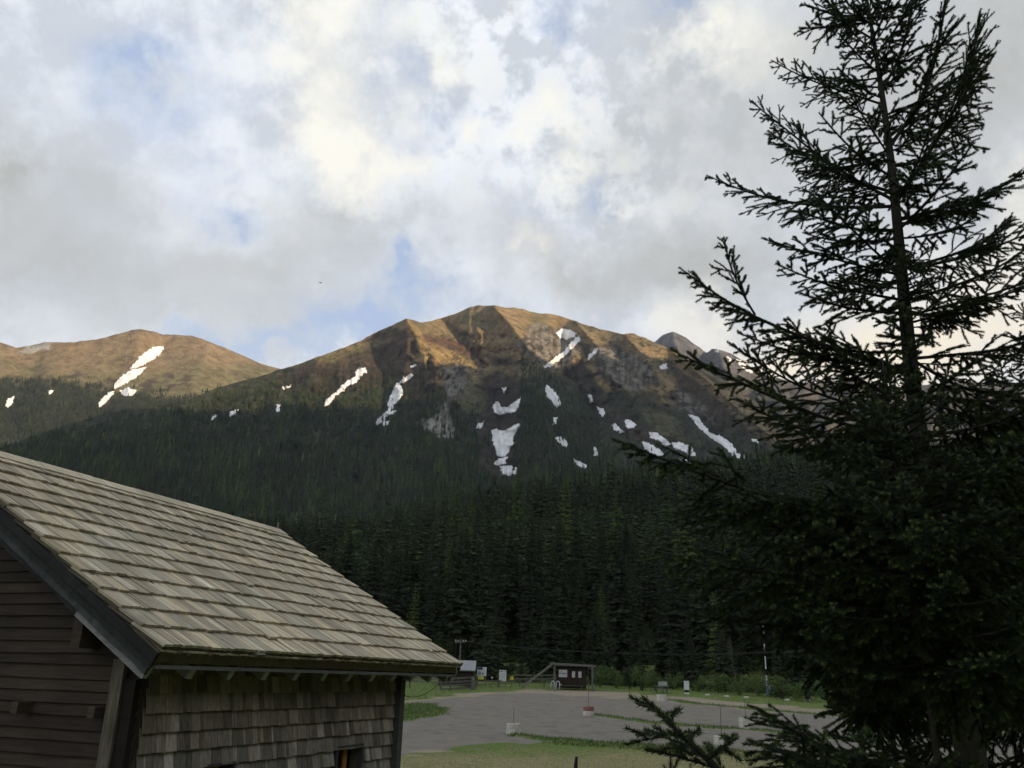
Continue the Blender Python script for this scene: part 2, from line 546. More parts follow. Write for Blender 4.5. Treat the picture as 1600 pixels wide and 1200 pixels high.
GRASS = np.array([0.27, 0.20, 0.108]); GREENG = np.array([0.135, 0.130, 0.068]); HEATH = np.array([0.058, 0.044, 0.036])
REDH = np.array([0.120, 0.070, 0.045]); ROCK = np.array([0.235, 0.22, 0.19]); DARKF = np.array([0.040, 0.046, 0.028]); SCREE = np.array([0.13, 0.105, 0.075])
ROCKPALE = np.array([0.38, 0.365, 0.33])

TREELINE = [(-300, 640), (0, 690), (290, 628), (330, 612), (440, 585), (500, 590), (560, 592), (600, 582), (640, 583), (660, 578), (700, 598), (720, 632), (750, 650), (772, 690),
            (800, 680), (806, 600), (815, 572), (835, 562), (850, 566), (870, 580), (912, 617), (935, 648), (960, 668), (1000, 690), (1060, 705), (1120, 715), (1180, 722), (1260, 728), (1700, 760)]
heath_polys = [[(430, 590), (470, 572), (520, 566), (560, 548), (600, 535), (632, 518), (646, 522), (648, 545), (640, 575), (652, 600), (600, 606), (540, 612), (470, 612), (430, 604)],
               [(636, 560), (655, 568), (690, 575), (655, 600), (632, 590)],
               [(555, 522), (600, 515), (640, 512), (640, 525), (600, 530), (560, 534)],
               [(752, 590), (790, 585), (812, 600), (806, 660), (800, 745), (752, 748), (742, 700), (760, 640)],
               [(756, 553), (800, 555), (800, 572), (770, 572)],
               [(700, 505), (735, 520), (742, 530), (715, 524)],
               [(905, 560), (930, 590), (935, 620), (960, 640), (1010, 668), (1060, 690), (1000, 690), (940, 655), (905, 612), (880, 582)]]
heath_polys += [[(1046, 566), (1085, 590), (1120, 622), (1150, 655), (1190, 690), (1120, 672), (1080, 642), (1055, 605)], [(905, 532), (925, 540), (960, 542), (1000, 550), (985, 560), (940, 556), (915, 560)],
               [(1080, 560), (1110, 580), (1140, 606), (1120, 604), (1090, 584)], [(640, 590), (700, 600), (720, 640), (690, 630), (650, 640)]]
sunlit_grass_polys = [[(643, 503), (665, 522), (690, 540), (722, 556), (745, 572), (724, 582), (690, 574), (662, 560), (650, 540)], [(928, 584), (945, 590), (962, 602), (978, 613), (952, 615), (935, 602)],
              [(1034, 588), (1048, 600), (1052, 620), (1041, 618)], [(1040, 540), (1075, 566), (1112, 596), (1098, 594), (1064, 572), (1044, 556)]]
redh_polys = [[(658, 523), (690, 528), (725, 533), (745, 545), (757, 563), (735, 562), (700, 545), (665, 535)]]
rock_polys = [[(826, 512), (860, 508), (880, 512), (905, 535), (900, 560), (880, 580), (850, 572), (838, 560), (815, 555), (808, 535)],
              [(925, 542), (960, 545), (1000, 552), (1020, 575), (1030, 600), (1000, 612), (960, 605), (935, 590)],
              [(1040, 610), (1070, 612), (1110, 640), (1120, 665), (1090, 650), (1060, 640)],
              [(668, 668), (683, 635), (697, 628), (705, 650), (712, 672), (706, 682), (680, 688)],
              [(693, 575), (730, 570), (735, 600), (700, 630), (690, 600)],
              [(650, 672), (662, 655), (668, 668), (664, 682)]]
green_polys = [[(485, 560), (560, 540), (600, 530), (595, 545), (540, 562), (470, 580)], [(700, 600), (760, 590), (770, 640), (745, 650), (715, 635)],
               [(1000, 635), (1040, 640), (1070, 665), (1075, 690), (1040, 690), (1010, 660)], [(640, 500), (665, 505), (665, 540), (650, 545), (640, 530)]]


def lerp(c, k, t): return c * (1 - t[..., None]) + k * t[..., None]


def main_col(px, py, v):
    n = fbm(px / 14, py / 9, 4, 60) - 0.5; n2 = fbm(px / 40, py / 22, 4, 61) - 0.5
    wx = px + n * 16 + n2 * 16; wy = py + n2 * 12 + n * 14
    c = np.broadcast_to(GRASS, px.shape + (3,)).copy()
    c = lerp(c, GREENG, np.clip(n2 * 2.2 + 0.15, 0, 0.7))
    c = lerp(c, HEATH, smooth(0.10, 0.22, n + n2 * 0.5) * 0.35 * smooth(500, 545, py))
    # ground darkens to heath and forest floor below the meadows
    mid = np.interp(px, [-300, 290, 440, 640, 720, 780, 850, 900, 950, 1000, 1050, 1100, 1150, 1200, 1300], [600, 610, 560, 585, 625, 590, 575, 582, 600, 614, 626, 640, 662, 684, 720])
    c = lerp(c, DARKF * 1.15, smooth(-12, 16, wy - mid))
    for P in green_polys: c = lerp(c, GREENG, smooth(-4, 6, sdist(wx, wy, P)) * 0.8)
    for P in heath_polys: c = lerp(c, HEATH, smooth(-4, 5, sdist(wx, wy, P)) * 0.85)
    for P in sunlit_grass_polys: c = lerp(c, np.array([0.33, 0.235, 0.10]), smooth(-3, 4, sdist(wx * 0.5 + px * 0.5, wy * 0.5 + py * 0.5, P)) * 0.85)  # pale dry grass, with the sunlight on these spots painted into its colour
    for P in redh_polys: c = lerp(c, REDH, smooth(-2, 3, sdist(wx, wy, P)) * 0.9)
    for P in rock_polys:
        rk = lerp(np.broadcast_to(ROCK, c.shape), HEATH, np.clip((ridged(px / 7, py / 22, 3, 70) - 0.55) * 4, 0, 1) * 0.9)
        c = lerp(c, rk, smooth(-4, 5, sdist(wx, wy, P)) * 0.9)
    c = lerp(c, ROCKPALE, smooth(-1, 2, sdist(wx * 0.6 + px * 0.4, wy * 0.6 + py * 0.4, rock_polys[3])) * np.clip(ridged(px / 6, py / 16, 3, 71) * 1.6 - 0.4, 0, 1))
    # the long grassy spurs on the right
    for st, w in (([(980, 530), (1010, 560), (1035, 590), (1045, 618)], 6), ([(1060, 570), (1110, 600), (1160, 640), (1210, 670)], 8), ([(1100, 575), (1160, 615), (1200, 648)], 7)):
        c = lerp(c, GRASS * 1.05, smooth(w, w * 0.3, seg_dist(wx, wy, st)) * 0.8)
    c = lerp(c, SCREE, smooth(0.12, 0.2, n) * 0.3)
    sp = fbm(px / 6, py / 2.6, 3, 66) - 0.5
    c = lerp(c, np.array([0.030, 0.034, 0.022]), smooth(0.13, 0.19, sp + 0.35 * n2) * smooth(500, 530, py) * 0.75)
    return c


xs = np.arange(-420, 1900, 4.0)
xs_main = np.unique(np.concatenate([np.arange(-420, 250, 6.0), np.arange(250, 1300, 2.5), np.arange(1300, 1900, 8.0)]))
main_sky = [(-420, 790), (-100, 735), (0, 700), (80, 672), (150, 650), (200, 638), (290, 627), (335, 607), (400, 590), (437, 577), (470, 568), (500, 556), (530, 546), (560, 534), (600, 513), (620, 505),
            (635, 498), (645, 500), (658, 504), (675, 501), (690, 497), (720, 487), (735, 480), (745, 477.5), (770, 477), (790, 481), (805, 480), (830, 487), (870, 492), (900, 502), (940, 515), (975, 522),
            (990, 521), (1000, 525), (1025, 535), (1045, 545), (1081, 566), (1130, 594), (1170, 620), (1208, 650), (1260, 690), (1350, 730), (1500, 760), (1900, 790)]
R_main = [(-420, 1900), (0, 2050), (290, 2400), (440, 2700), (635, 2950), (760, 3300), (900, 3300), (1050, 3250), (1260, 2900), (1500, 2600), (1900, 2400)]
ridges = [([(635, 498), (655, 530), (680, 560), (705, 590), (700, 640), (690, 700), (680, 800)], 190, 26),
          ([(770, 477), (800, 510), (825, 545), (835, 566), (850, 620), (860, 700), (870, 800)], 230, 30),
          ([(500, 556), (470, 620), (430, 700), (400, 800)], 90, 30),
          ([(975, 522), (1010, 560), (1040, 600), (1060, 625), (1075, 680), (1100, 760)], 170, 20),
          ([(900, 502), (935, 545), (955, 590), (985, 615), (1000, 650), (1010, 720)], 110, 14),
          ([(1081, 566), (1130, 605), (1180, 650), (1240, 700)], 120, 16), ([(1045, 545), (1100, 590), (1160, 645), (1220, 695)], 90, 10),
          ([(290, 627), (240, 700), (200, 800)], 90, 30)]
gullies = [([(690, 500), (730, 545), (760, 575), (775, 640), (785, 700), (790, 790)], 170, 24),
           ([(595, 530), (600, 590), (600, 650), (560, 760)], 130, 24),
           ([(880, 530), (870, 575), (900, 600), (930, 650), (930, 720), (950, 790)], 150, 20),
           ([(1050, 580), (1080, 640), (1130, 690), (1190, 730)], 120, 16),
           ([(520, 590), (480, 660), (450, 760)], 60, 20)]
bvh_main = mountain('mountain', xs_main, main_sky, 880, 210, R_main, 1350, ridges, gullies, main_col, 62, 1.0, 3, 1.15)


def left_col(px, py, v):
    n = fbm(px / 14, py / 7, 4, 90) - 0.5; n2 = fbm(px / 50, py / 20, 3, 91) - 0.5
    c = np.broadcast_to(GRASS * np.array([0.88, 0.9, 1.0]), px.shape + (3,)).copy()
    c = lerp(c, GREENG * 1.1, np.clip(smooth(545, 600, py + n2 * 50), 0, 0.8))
    c = lerp(c, HEATH, smooth(0.10, 0.16, n) * smooth(575, 590, py) * 0.8)
    c = lerp(c, DARKF, smooth(-10, 8, py + n * 26 - np.interp(px, [-400, 0, 100, 200, 290, 400], [585, 592, 597, 612, 622, 622])))
    rp = [(28, 550), (45, 541), (70, 534), (82, 537), (76, 545), (55, 551), (34, 556)]
    c = lerp(c, np.array([0.34, 0.33, 0.30]), smooth(-1, 1.5, sdist(px + n * 8, py + n * 5, rp)))
    return c


left_sky = [(-600, 560), (-200, 545), (-60, 540), (0, 535), (12, 538), (25, 543), (45, 541), (70, 534), (90, 535), (110, 535), (150, 530), (180, 523), (205, 516), (222, 514), (240, 518), (255, 523), (300, 524),
            (330, 535), (360, 547), (380, 555), (410, 569), (437, 576), (480, 600), (560, 640), (700, 690)]
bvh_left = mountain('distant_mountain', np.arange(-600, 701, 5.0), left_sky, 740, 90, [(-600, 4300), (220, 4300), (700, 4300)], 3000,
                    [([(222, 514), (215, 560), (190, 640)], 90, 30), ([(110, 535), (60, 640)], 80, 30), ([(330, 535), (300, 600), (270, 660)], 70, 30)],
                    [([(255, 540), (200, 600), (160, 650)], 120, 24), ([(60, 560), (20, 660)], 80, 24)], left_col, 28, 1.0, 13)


def rocky_col(px, py, v):
    n = ridged(px / 12, py / 16, 4, 95)
    c = np.broadcast_to(np.array([0.075, 0.076, 0.080]), px.shape + (3,)).copy()
    c = lerp(c, np.array([0.15, 0.15, 0.155]), np.clip((n - 0.5) * 3, 0, 0.8))
    return lerp(c, np.array([0.10, 0.09, 0.06]), smooth(560, 620, py) * 0.6)


rock_sky = [(900, 640), (985, 570), (1010, 545), (1025, 532), (1035, 524), (1043, 520), (1052, 518), (1062, 523), (1072, 528), (1082, 536), (1094, 543), (1102, 550), (1106, 552), (1111, 545), (1120, 545), (1132, 548),
            (1150, 556), (1165, 568), (1185, 580), (1210, 590), (1260, 600), (1330, 592), (1400, 606), (1500, 596), (1600, 600), (1900, 620)]
bvh_rock = mountain('rocky_peak', np.arange(900, 1901, 4.0), rock_sky, 760, 90, [(900, 5200), (1900, 5000)], 3900,
                    [([(1050, 519), (1062, 560), (1080, 620)], 160, 12), ([(1120, 545), (1150, 600)], 110, 10), ([(1260, 600), (1240, 700)], 150, 25)],
                    [([(1105, 552), (1110, 620)], 160, 8), ([(1030, 540), (1040, 600)], 70, 8)], rocky_col, 150, 1.0, 23)

# unseen high ridge, added on the right to block the low sun from the valley
SUN_AZ = 122.0; SUN_EL = 15.0
yb = np.linspace(-4600, 3200, 130)
top = 1700 + (fbm(yb / 450, yb * 0, 4, 77) - 0.5) * 360
top = top * smooth(3200, 2500, yb) * smooth(-4700, -3800, yb) + 60
prof = [(-1150, -20), (-800, 0.18), (-400, 0.6), (-120, 0.9), (0, 1.0), (150, 0.9), (600, 0.5), (1300, -20)]
V = []
for dx, k in prof:
    hx = np.full(len(yb), 2600.0 + dx) + np.maximum(yb, 0) * 0.0
    z = top * k if k > 0 else np.full(len(yb), float(k))
    V.append(np.stack([hx + (fbm(yb / 200, yb * 0 + dx, 3, 78) - 0.5) * 120, yb, z], 1))
V = np.concatenate(V)
me = np_mesh('sun_blocking_ridge', V, None, grid_quads(len(prof), len(yb)), [m_mtn], np.tile(np.array([[0.06, 0.065, 0.04]]), (len(V), 1)), smooth_=True)
tag(link('sun_blocking_ridge', me), kind='structure')

# ------------------------------------------------------------------ snow
snow_all = []


def snow(poly, label, bvh, jag=2.6, step=0.8):
    p = np.array(poly, float)
    x0, y0 = p.min(0) - 3; x1, y1 = p.max(0) + 3
    gx = np.arange(x0, x1, step); gy = np.arange(y0, y1, step)
    GX, GYY = np.meshgrid(gx, gy)
    n = fbm(GX / 4.0, GYY / 3.4, 3, 300, 0.75) - 0.5; n2 = fbm(GX / 4.0, GYY / 3.4, 3, 301, 0.75) - 0.5
    ins = inside(GX + n * jag * 2, GYY + n2 * jag * 2, poly)
    idx = -np.ones(GX.shape, int); V = []
    need = ins.copy(); need[1:] |= ins[:-1]; need[:, 1:] |= ins[:, :-1]; need[1:, 1:] |= ins[:-1, :-1]
    tt = np.full(GX.shape, np.nan); dirs = {}
    for i, j in zip(*np.nonzero(need)):
        d = Vector(ray(GX[i, j], GYY[i, j])).normalized()
        h = bvh.ray_cast(Vector((0, 0, 0)), d)
        if h[0] is None: continue
        tt[i, j] = h[3]; dirs[(i, j)] = d
    pad = np.pad(tt, 2, constant_values=np.nan)
    st = np.stack([pad[a_:a_ + tt.shape[0], b_:b_ + tt.shape[1]] for a_ in range(5) for b_ in range(5)])
    sm = np.nanmean(st, 0) if st.size else tt
    sm = np.fmin(sm, tt)
    for (i, j), d in dirs.items():
        idx[i, j] = len(V); V.append(d * float(sm[i, j] - 7.0))
    Q = []
    for i in range(GX.shape[0] - 1):
        for j in range(GX.shape[1] - 1):
            if ins[i, j]:
                q = (idx[i, j], idx[i + 1, j], idx[i + 1, j + 1], idx[i, j + 1])
                if min(q) >= 0: Q.append(q)
    if not Q: return
    o = link('snow_patch', np_mesh('snow_patch', np.array(V), None, np.array(Q), [m_snow], smooth_=True))
    md = o.modifiers.new('thickness', 'SOLIDIFY'); md.thickness = 3.0; md.offset = -1
    tag(o, label, 'snow patch', 'snow patches on the mountainsides')
    snow_all.append(poly)


SN = [
 ([(247, 540), (256, 540), (252, 550), (238, 562), (222, 571), (203, 576), (210, 566), (225, 551), (236, 543)], 'long pinkish white snow streak high on the brown left mountain, upper of its chain', bvh_left),
 ([(205, 577), (229, 573), (220, 583), (203, 594), (188, 602), (176, 606), (182, 595), (192, 586)], 'slanting snow streak at mid height of the left mountain chain of streaks', bvh_left),
 ([(172, 611), (179, 611), (170, 622), (160, 632), (153, 637), (154, 630), (163, 618)], 'thin snow tongue at the lower end of the left mountain chain, touching the trees', bvh_left),
 ([(186, 610), (200, 605), (213, 610), (206, 618), (192, 618)], 'speckled snow spot among shrubs just right of the thin tongue on the left mountain', bvh_left),
 ([(12, 622), (22, 618), (20, 628), (12, 636), (8, 632)], 'small snow patch in forest at the far left edge of the picture', bvh_left),
 ([(75, 611), (82, 609), (81, 615), (76, 616)], 'tiny snow dot in forest below the grey rocks of the left mountain', bvh_left),
 ([(557, 577), (570, 575), (574, 580), (562, 586), (556, 596), (545, 602), (536, 610), (524, 617), (516, 630), (506, 634), (508, 626), (520, 615), (533, 603), (546, 592), (554, 588)], 'long broken snow streak down the left shoulder, left of the rock pinnacle', bvh_main),
 ([(619, 598), (626, 601), (630, 612), (624, 624), (614, 632), (610, 640), (620, 641), (612, 648), (604, 648), (600, 657), (588, 664), (586, 660), (596, 650), (606, 640), (606, 628), (612, 612)], 'bulging snow streak with ragged tail left of the grey rock pinnacle', bvh_main),
 ([(630, 590), (643, 583), (646, 586), (632, 597), (624, 599)], 'thin curved snow line just above the bulging streak', bvh_main),
 ([(641, 571), (650, 568), (651, 571), (643, 574)], 'tiny snow fleck under the golden meadow', bvh_main),
 ([(597, 660), (607, 657), (606, 662), (599, 663)], 'small snow fleck under the ragged tail of the bulging streak', bvh_main),
 ([(773, 628), (779, 629), (783, 636), (795, 634), (806, 625), (814, 620), (812, 630), (805, 642), (795, 645), (780, 648), (771, 645), (770, 636)], 'crescent of snow in the central gully, upper of two big ones', bvh_main),
 ([(768, 672), (776, 671), (786, 673), (796, 669), (803, 662), (813, 661), (808, 672), (800, 682), (802, 692), (795, 704), (788, 713), (778, 712), (774, 700), (769, 688)], 'largest wedge shaped snow field in the central gully', bvh_main),
 ([(779, 715), (792, 714), (788, 724), (774, 728), (773, 722)], 'small snow step between the large wedge and the lowest gully snow', bvh_main),
 ([(781, 727), (800, 728), (809, 731), (807, 739), (800, 742), (784, 741)], 'lowest snow patch in the central gully, above dark tree tops', bvh_main),
 ([(744, 664), (755, 658), (754, 664), (750, 670), (744, 668)], 'small triangular snow patch left of the central gully', bvh_main),
 ([(785, 606), (791, 604), (788, 612), (785, 614)], 'small upright snow dot above the crescent', bvh_main),
 ([(869, 519), (877, 513), (890, 515), (898, 520), (899, 525), (885, 530), (874, 527)], 'round snow cap near the summit ridge', bvh_main),
 ([(899, 527), (906, 526), (906, 532), (898, 538), (888, 550), (874, 562), (858, 574), (849, 573), (864, 561), (876, 551), (889, 538)], 'long diagonal snow ribbon below the round cap', bvh_main),
 ([(928, 545), (934, 543), (933, 548), (924, 558), (917, 562), (919, 556)], 'short thin diagonal snow streak right of the long ribbon', bvh_main),
 ([(853, 601), (860, 605), (868, 614), (873, 622), (875, 630), (870, 636), (863, 627), (855, 620), (853, 610)], 'leaf shaped snow patch on the dark central spur', bvh_main),
 ([(864, 652), (870, 652), (869, 661), (864, 663)], 'small snow dot on the central spur below the leaf shaped patch', bvh_main),
 ([(868, 682), (880, 683), (887, 692), (889, 698), (880, 697), (872, 690)], 'stubby snow patch low on the central spur', bvh_main),
 ([(896, 717), (906, 721), (918, 728), (920, 733), (908, 730), (898, 724)], 'flat snow sliver at the foot of the central spur', bvh_main),
 ([(918, 617), (924, 617), (925, 628), (921, 629)], 'small upright snow patch at the top of the right hand chain', bvh_main),
 ([(932, 635), (942, 637), (945, 645), (941, 650), (936, 645)], 'small rounded snow patch second in the right hand chain', bvh_main),
 ([(927, 698), (932, 700), (934, 711), (929, 712), (928, 705)], 'small upright snow patch low among trees right of the central spur', bvh_main),
 ([(955, 663), (962, 662), (969, 670), (975, 675), (968, 676), (958, 670)], 'slanted snow patch left of the speckled one on the right slope', bvh_main),
 ([(974, 656), (985, 656), (993, 662), (990, 669), (980, 668)], 'speckled snow patch on the brown right slope', bvh_main),
 ([(1003, 689), (1014, 692), (1027, 700), (1038, 710), (1032, 713), (1014, 706), (1006, 697)], 'slanting snow bar on the lower right slope', bvh_main),
 ([(1014, 674), (1026, 676), (1040, 686), (1046, 694), (1040, 698), (1030, 688), (1016, 683)], 'broken snow bar above the slanting bar on the right slope', bvh_main),
 ([(1050, 690), (1066, 692), (1082, 700), (1088, 712), (1078, 712), (1062, 702), (1052, 699)], 'wide snow band low on the right slope beside young trees', bvh_main),
 ([(1076, 647), (1088, 650), (1098, 662), (1110, 676), (1128, 682), (1142, 692), (1150, 706), (1166, 714), (1180, 718), (1184, 730), (1170, 732), (1154, 718), (1140, 706), (1128, 694), (1108, 682), (1092, 668)], 'long ribbon of snow running down the gully at the right of the slope', bvh_main),
 ([(1062, 718), (1078, 716), (1088, 724), (1080, 732), (1066, 730)], 'ragged snow patch among dark tree tops at lower right', bvh_main),
 ([(1174, 685), (1184, 686), (1183, 691), (1177, 690)], 'tiny snow dot right of the long right hand ribbon', bvh_main),
 ([(1030, 572), (1040, 568), (1043, 574), (1034, 578)], 'little snow fleck under the right ridge', bvh_main),
 ([(1115, 544), (1121, 546), (1121, 551), (1116, 549)], 'small snow patch on top of the distant rocky peak', bvh_rock),
 ([(1134, 556), (1140, 558), (1147, 568), (1141, 567)], 'thin snow gully on the distant rocky peak', bvh_rock),
 ([(1150, 560), (1160, 564), (1172, 576), (1180, 582), (1168, 580), (1156, 572)], 'pale snowfield on the far rocky ridge behind the spruce', bvh_rock),
 ([(360, 642), (372, 640), (366, 648), (358, 650)], 'small snow fleck in the forest on the left shoulder', bvh_main),
 ([(330, 652), (338, 648), (336, 654), (328, 656)], 'small snow fleck in the forest below the left shoulder fleck', bvh_main),
 ([(432, 632), (438, 632), (436, 642), (431, 643)], 'short upright snow fleck above the forest on the left shoulder', bvh_main),
 ([(440, 605), (456, 601), (454, 605), (442, 607)], 'thin flat snow line on the heath of the left shoulder', bvh_main),
]
for P, lb, bv in SN: snow(P, lb, bv)


# ------------------------------------------------------------------ trees of the forest
def spruce_mesh(rs, h=1.0, levels=30, per=9, seg=5, rmax=0.15, jag=0.5, base=0.06, thin=1.0):
    """crown of many small drooping sprays; unit height. returns V,T"""
    V = []; T = []; n = 0
    for L in range(levels):
        f = (L + rs.random() * 0.7) / levels
        z0 = base + (1 - base) * f
        R_ = rmax * ((1 - f) ** 0.85) * (0.75 + 0.5 * rs.random()) + 0.006
        k = max(4, int(per * (0.55 + 0.45 * (1 - f))))
        a0 = rs.random() * 6.28
        for b in range(k):
            a = a0 + 6.283 * b / k + rs.normal() * 0.25
            rl = R_ * (1 - jag * rs.random())
            droop = (0.30 - 0.65 * f) * rl
            dirv = np.array([math.cos(a), math.sin(a), 0]); side = np.array([-dirv[1], dirv[0], 0])
            for s in range(seg):
                t0 = (s + 0.15) / seg; t1 = min(1.08, t0 + 1.5 / seg)
                for sg in (-1, 1):
                    p = dirv * rl * t0; p[2] = z0 - droop * t0 ** 1.3 + rs.normal() * 0.009
                    wd = rl * 0.42 * (1 - 0.55 * t0) * thin * (0.6 + 0.8 * rs.random())
                    q = dirv * rl * t1 + side * sg * wd; q[2] = z0 - droop * t1 ** 1.3 - 0.35 * wd - 0.006 * rs.random()
                    e = dirv * rl * (t0 + 0.28 / seg * 1.5) ; e[2] = z0 - droop * t0 - 0.012 * rs.random() - rl * 0.10
                    V += [p, q, e]; T.append((n, n + 1, n + 2)); n += 3
    V += [np.array([0.004, 0, 0.95]), np.array([-0.004, 0.003, 0.95]), np.array([0, 0, 1.02])]; T.append((n, n + 1, n + 2))
    return np.array(V), np.array(T)


def trunk_mesh(name, h=1.0, r=0.011, mat=None):
    m = MB(); m.tube([(0, 0, -0.03), (0, 0, 0.3), (0.002, 0, 0.7), (0, 0, 0.99)], [r * 1.15, r * 0.9, r * 0.5, r * 0.06], 7)
    return m.mesh(name, mat or m_bark, True)


rs = np.random.default_rng(11)
crowns = []
for k in range(6):
    V, T = spruce_mesh(rs, 1, 34, 10, 5, (0.135, 0.15, 0.165, 0.12, 0.175, 0.15)[k], 0.5, (0.05, 0.12, 0.04, 0.18, 0.08, 0.3)[k])
    sh = np.repeat(rs.uniform(0.75, 1.3, len(T)), 3)
    crowns.append(np_mesh('crown', V, T, None, [m_fneedle], sh))
larch_crowns = []
for k in range(2):
    V, T = spruce_mesh(rs, 1, 30, 8, 5, 0.17, 0.6, 0.1, 0.8)
    larch_crowns.append(np_mesh('crown', V, T, None, [m_larch], np.repeat(rs.uniform(0.6, 1.3, len(T)), 3)))
trunk_me = trunk_mesh('trunk')


def forest_tree(name, crown_me, loc, h, label, cat, group, w=1.0, trunk=True, rot=None):
    t = thing(name, label, cat, loc, random.random() * 6.28 if rot is None else rot, group)
    t.scale = (h * w, h * w, h)
    c = link('crown', crown_me, t)
    if trunk: link('trunk', trunk_me, t)
    return t


# front rows: individual trees
front = [(-420, 150), (560, 120), (640, 116), (760, 112), (900, 112), (1000, 108), (1100, 102), (1250, 96), (1900, 92)]
cand = []
tries = 0
taken = {}
while len(cand) < 290 and tries < 60000:
    tries += 1
    px = rng.uniform(330, 1640)
    fr = np.interp(px, [a for a, b in front], [b for a, b in front])
    r = math.sqrt(rng.uniform(fr * fr, 166.0 ** 2))
    d = ray(px, 1060); d = d / math.hypot(d[0], d[1])
    x, y = d[0] * r, d[1] * r
    key = (int(x // 4.2), int(y // 4.2))
    if any((key[0] + a, key[1] + b) in taken and math.hypot(taken[(key[0] + a, key[1] + b)][0] - x, taken[(key[0] + a, key[1] + b)][1] - y) < 3.5 for a in (-1, 0, 1) for b in (-1, 0, 1)): continue
    taken[key] = (x, y); cand.append((x, y, r, px))
for i, (x, y, r, px) in enumerate(cand):
    z = float(H(np.array([x]), np.array([y]))[0])
    h = rng.uniform(9, 17.5) * (1.25 if rng.random() < 0.12 else 1)
    if r < 118: h *= rng.uniform(0.4, 0.85)
    forest_tree('spruce_tree', crowns[i % 6], (x, y, z - 0.2), h, 'dark green spruce in the dense forest behind the car park', 'tree', 'spruces in the forest behind the car park', rng.uniform(0.75, 1.45))
for (px, r, h, lb) in ((700, 200, 27, 'light olive green larch rising above the dark spruces, left of centre'), (724, 175, 22, 'second olive green larch close beside the tall one'), (640, 116, 12, 'bright green young larch just right of the barn roof slope'),
                       (528, 190, 22, 'olive larch whose top shows over the far end of the barn roof'), (940, 125, 11, 'bright green young larch deep among spruces above the hut'), (965, 165, 24, 'yellowish green larch among spruces right of the hut'), (880, 170, 25, 'tall greyish green larch standing over the hut'),
                       (690, 150, 15, 'slim green larch halfway up between barn roof and olive larches'), (1075, 150, 26, 'green larch among spruces left of the big foreground spruce'), (800, 190, 27, 'pale larch top in the middle of the dark forest'), (1120, 112, 12, 'young green larch at the forest edge near the banded pole'),
                       (850, 118, 8, 'small bright larch just behind the timber frame')):
    d = ray(px, 1060); d = d / math.hypot(d[0], d[1]); x, y = d[0] * r, d[1] * r
    forest_tree('larch_tree', larch_crowns[int(px) % 2], (x, y, float(H(np.array([x]), np.array([y]))[0])), h, lb, 'tree', 'larches among the spruces', 0.95)


for (px, py, h, lb) in ((1103, 1063, 19, 'spruce with a pale bare lower trunk, standing left at the forest edge'), (1143, 1067, 21, 'spruce with a thick pale trunk at the forest edge, left of the banded pole')):
    p = G(px, py); t = thing('spruce_tree', lb, 'tree', p, 0.4, 'spruces in the forest behind the car park'); t.scale = (h, h, h)
    link('crown', crowns[5], t); link('trunk', trunk_mesh('trunk', 1, 0.017, m_postwood), t)


def merge_forest(name, protos, pts, hs, ws, tints, mat):
    """protos: list of (V,T); one merged mesh"""
    Vs = []; Ts = []; Cs = []; n = 0
    pid = rng.integers(0, len(protos), len(pts))
    for k, (V, T) in enumerate(protos):
        sel = np.nonzero(pid == k)[0]
        if not len(sel): continue
        a = rng.uniform(0, 6.28, len(sel)); ca, sa = np.cos(a), np.sin(a)
        x = V[None, :, 0] * ca[:, None] - V[None, :, 1] * sa[:, None]; y = V[None, :, 0] * sa[:, None] + V[None, :, 1] * ca[:, None]
        hh = hs[sel][:, None]; ww = ws[sel][:, None]
        P = np.stack([x * hh * ww + pts[sel][:, 0:1], y * hh * ww + pts[sel][:, 1:2], V[None, :, 2] * hh + pts[sel][:, 2:3]], -1)
        Vs.append(P.reshape(-1, 3)); c = np.repeat(tints[sel][:, None, :], len(V), 1) * rng.uniform(0.75, 1.25, (len(sel), len(V), 1)); Cs.append(c.reshape(-1, 3))
        Ts.append((T[None] + (np.arange(len(sel)) * len(V))[:, None, None] + n).reshape(-1, 3)); n += len(sel) * len(V)
    return link(name, np_mesh(name, np.concatenate(Vs), np.concatenate(Ts), None, [mat], np.concatenate(Cs)))


def simple_tree(rs, levels, per, rmax=0.17):
    V = []; T = []; n = 0
    for L in range(levels):
        f = L / levels; z = 0.05 + 0.9 * f; R_ = rmax * (1 - f) ** 0.9 * rs.uniform(0.8, 1.15) + 0.008
        a0 = rs.random() * 6.28
        for b in range(per):
            a = a0 + 6.283 * b / per + rs.normal() * 0.2; rl = R_ * rs.uniform(0.65, 1.1)
            w = 3.3 / per
            p = [0.15 * R_ * math.cos(a), 0.15 * R_ * math.sin(a), z + 1.35 / levels]
            q = [rl * math.cos(a - w * 0.8), rl * math.sin(a - w * 0.8), z - 0.02 * rs.random()]; e = [rl * math.cos(a + w * 0.8), rl * math.sin(a + w * 0.8), z - 0.03 * rs.random()]
            V += [p, q, e]; T.append((n, n + 1, n + 2)); n += 3
    V += [[0.012, 0, 0.88], [-0.012, 0.008, 0.88], [0, 0, 1.03]]; T.append((n, n + 1, n + 2))
    return np.array(V), np.array(T)


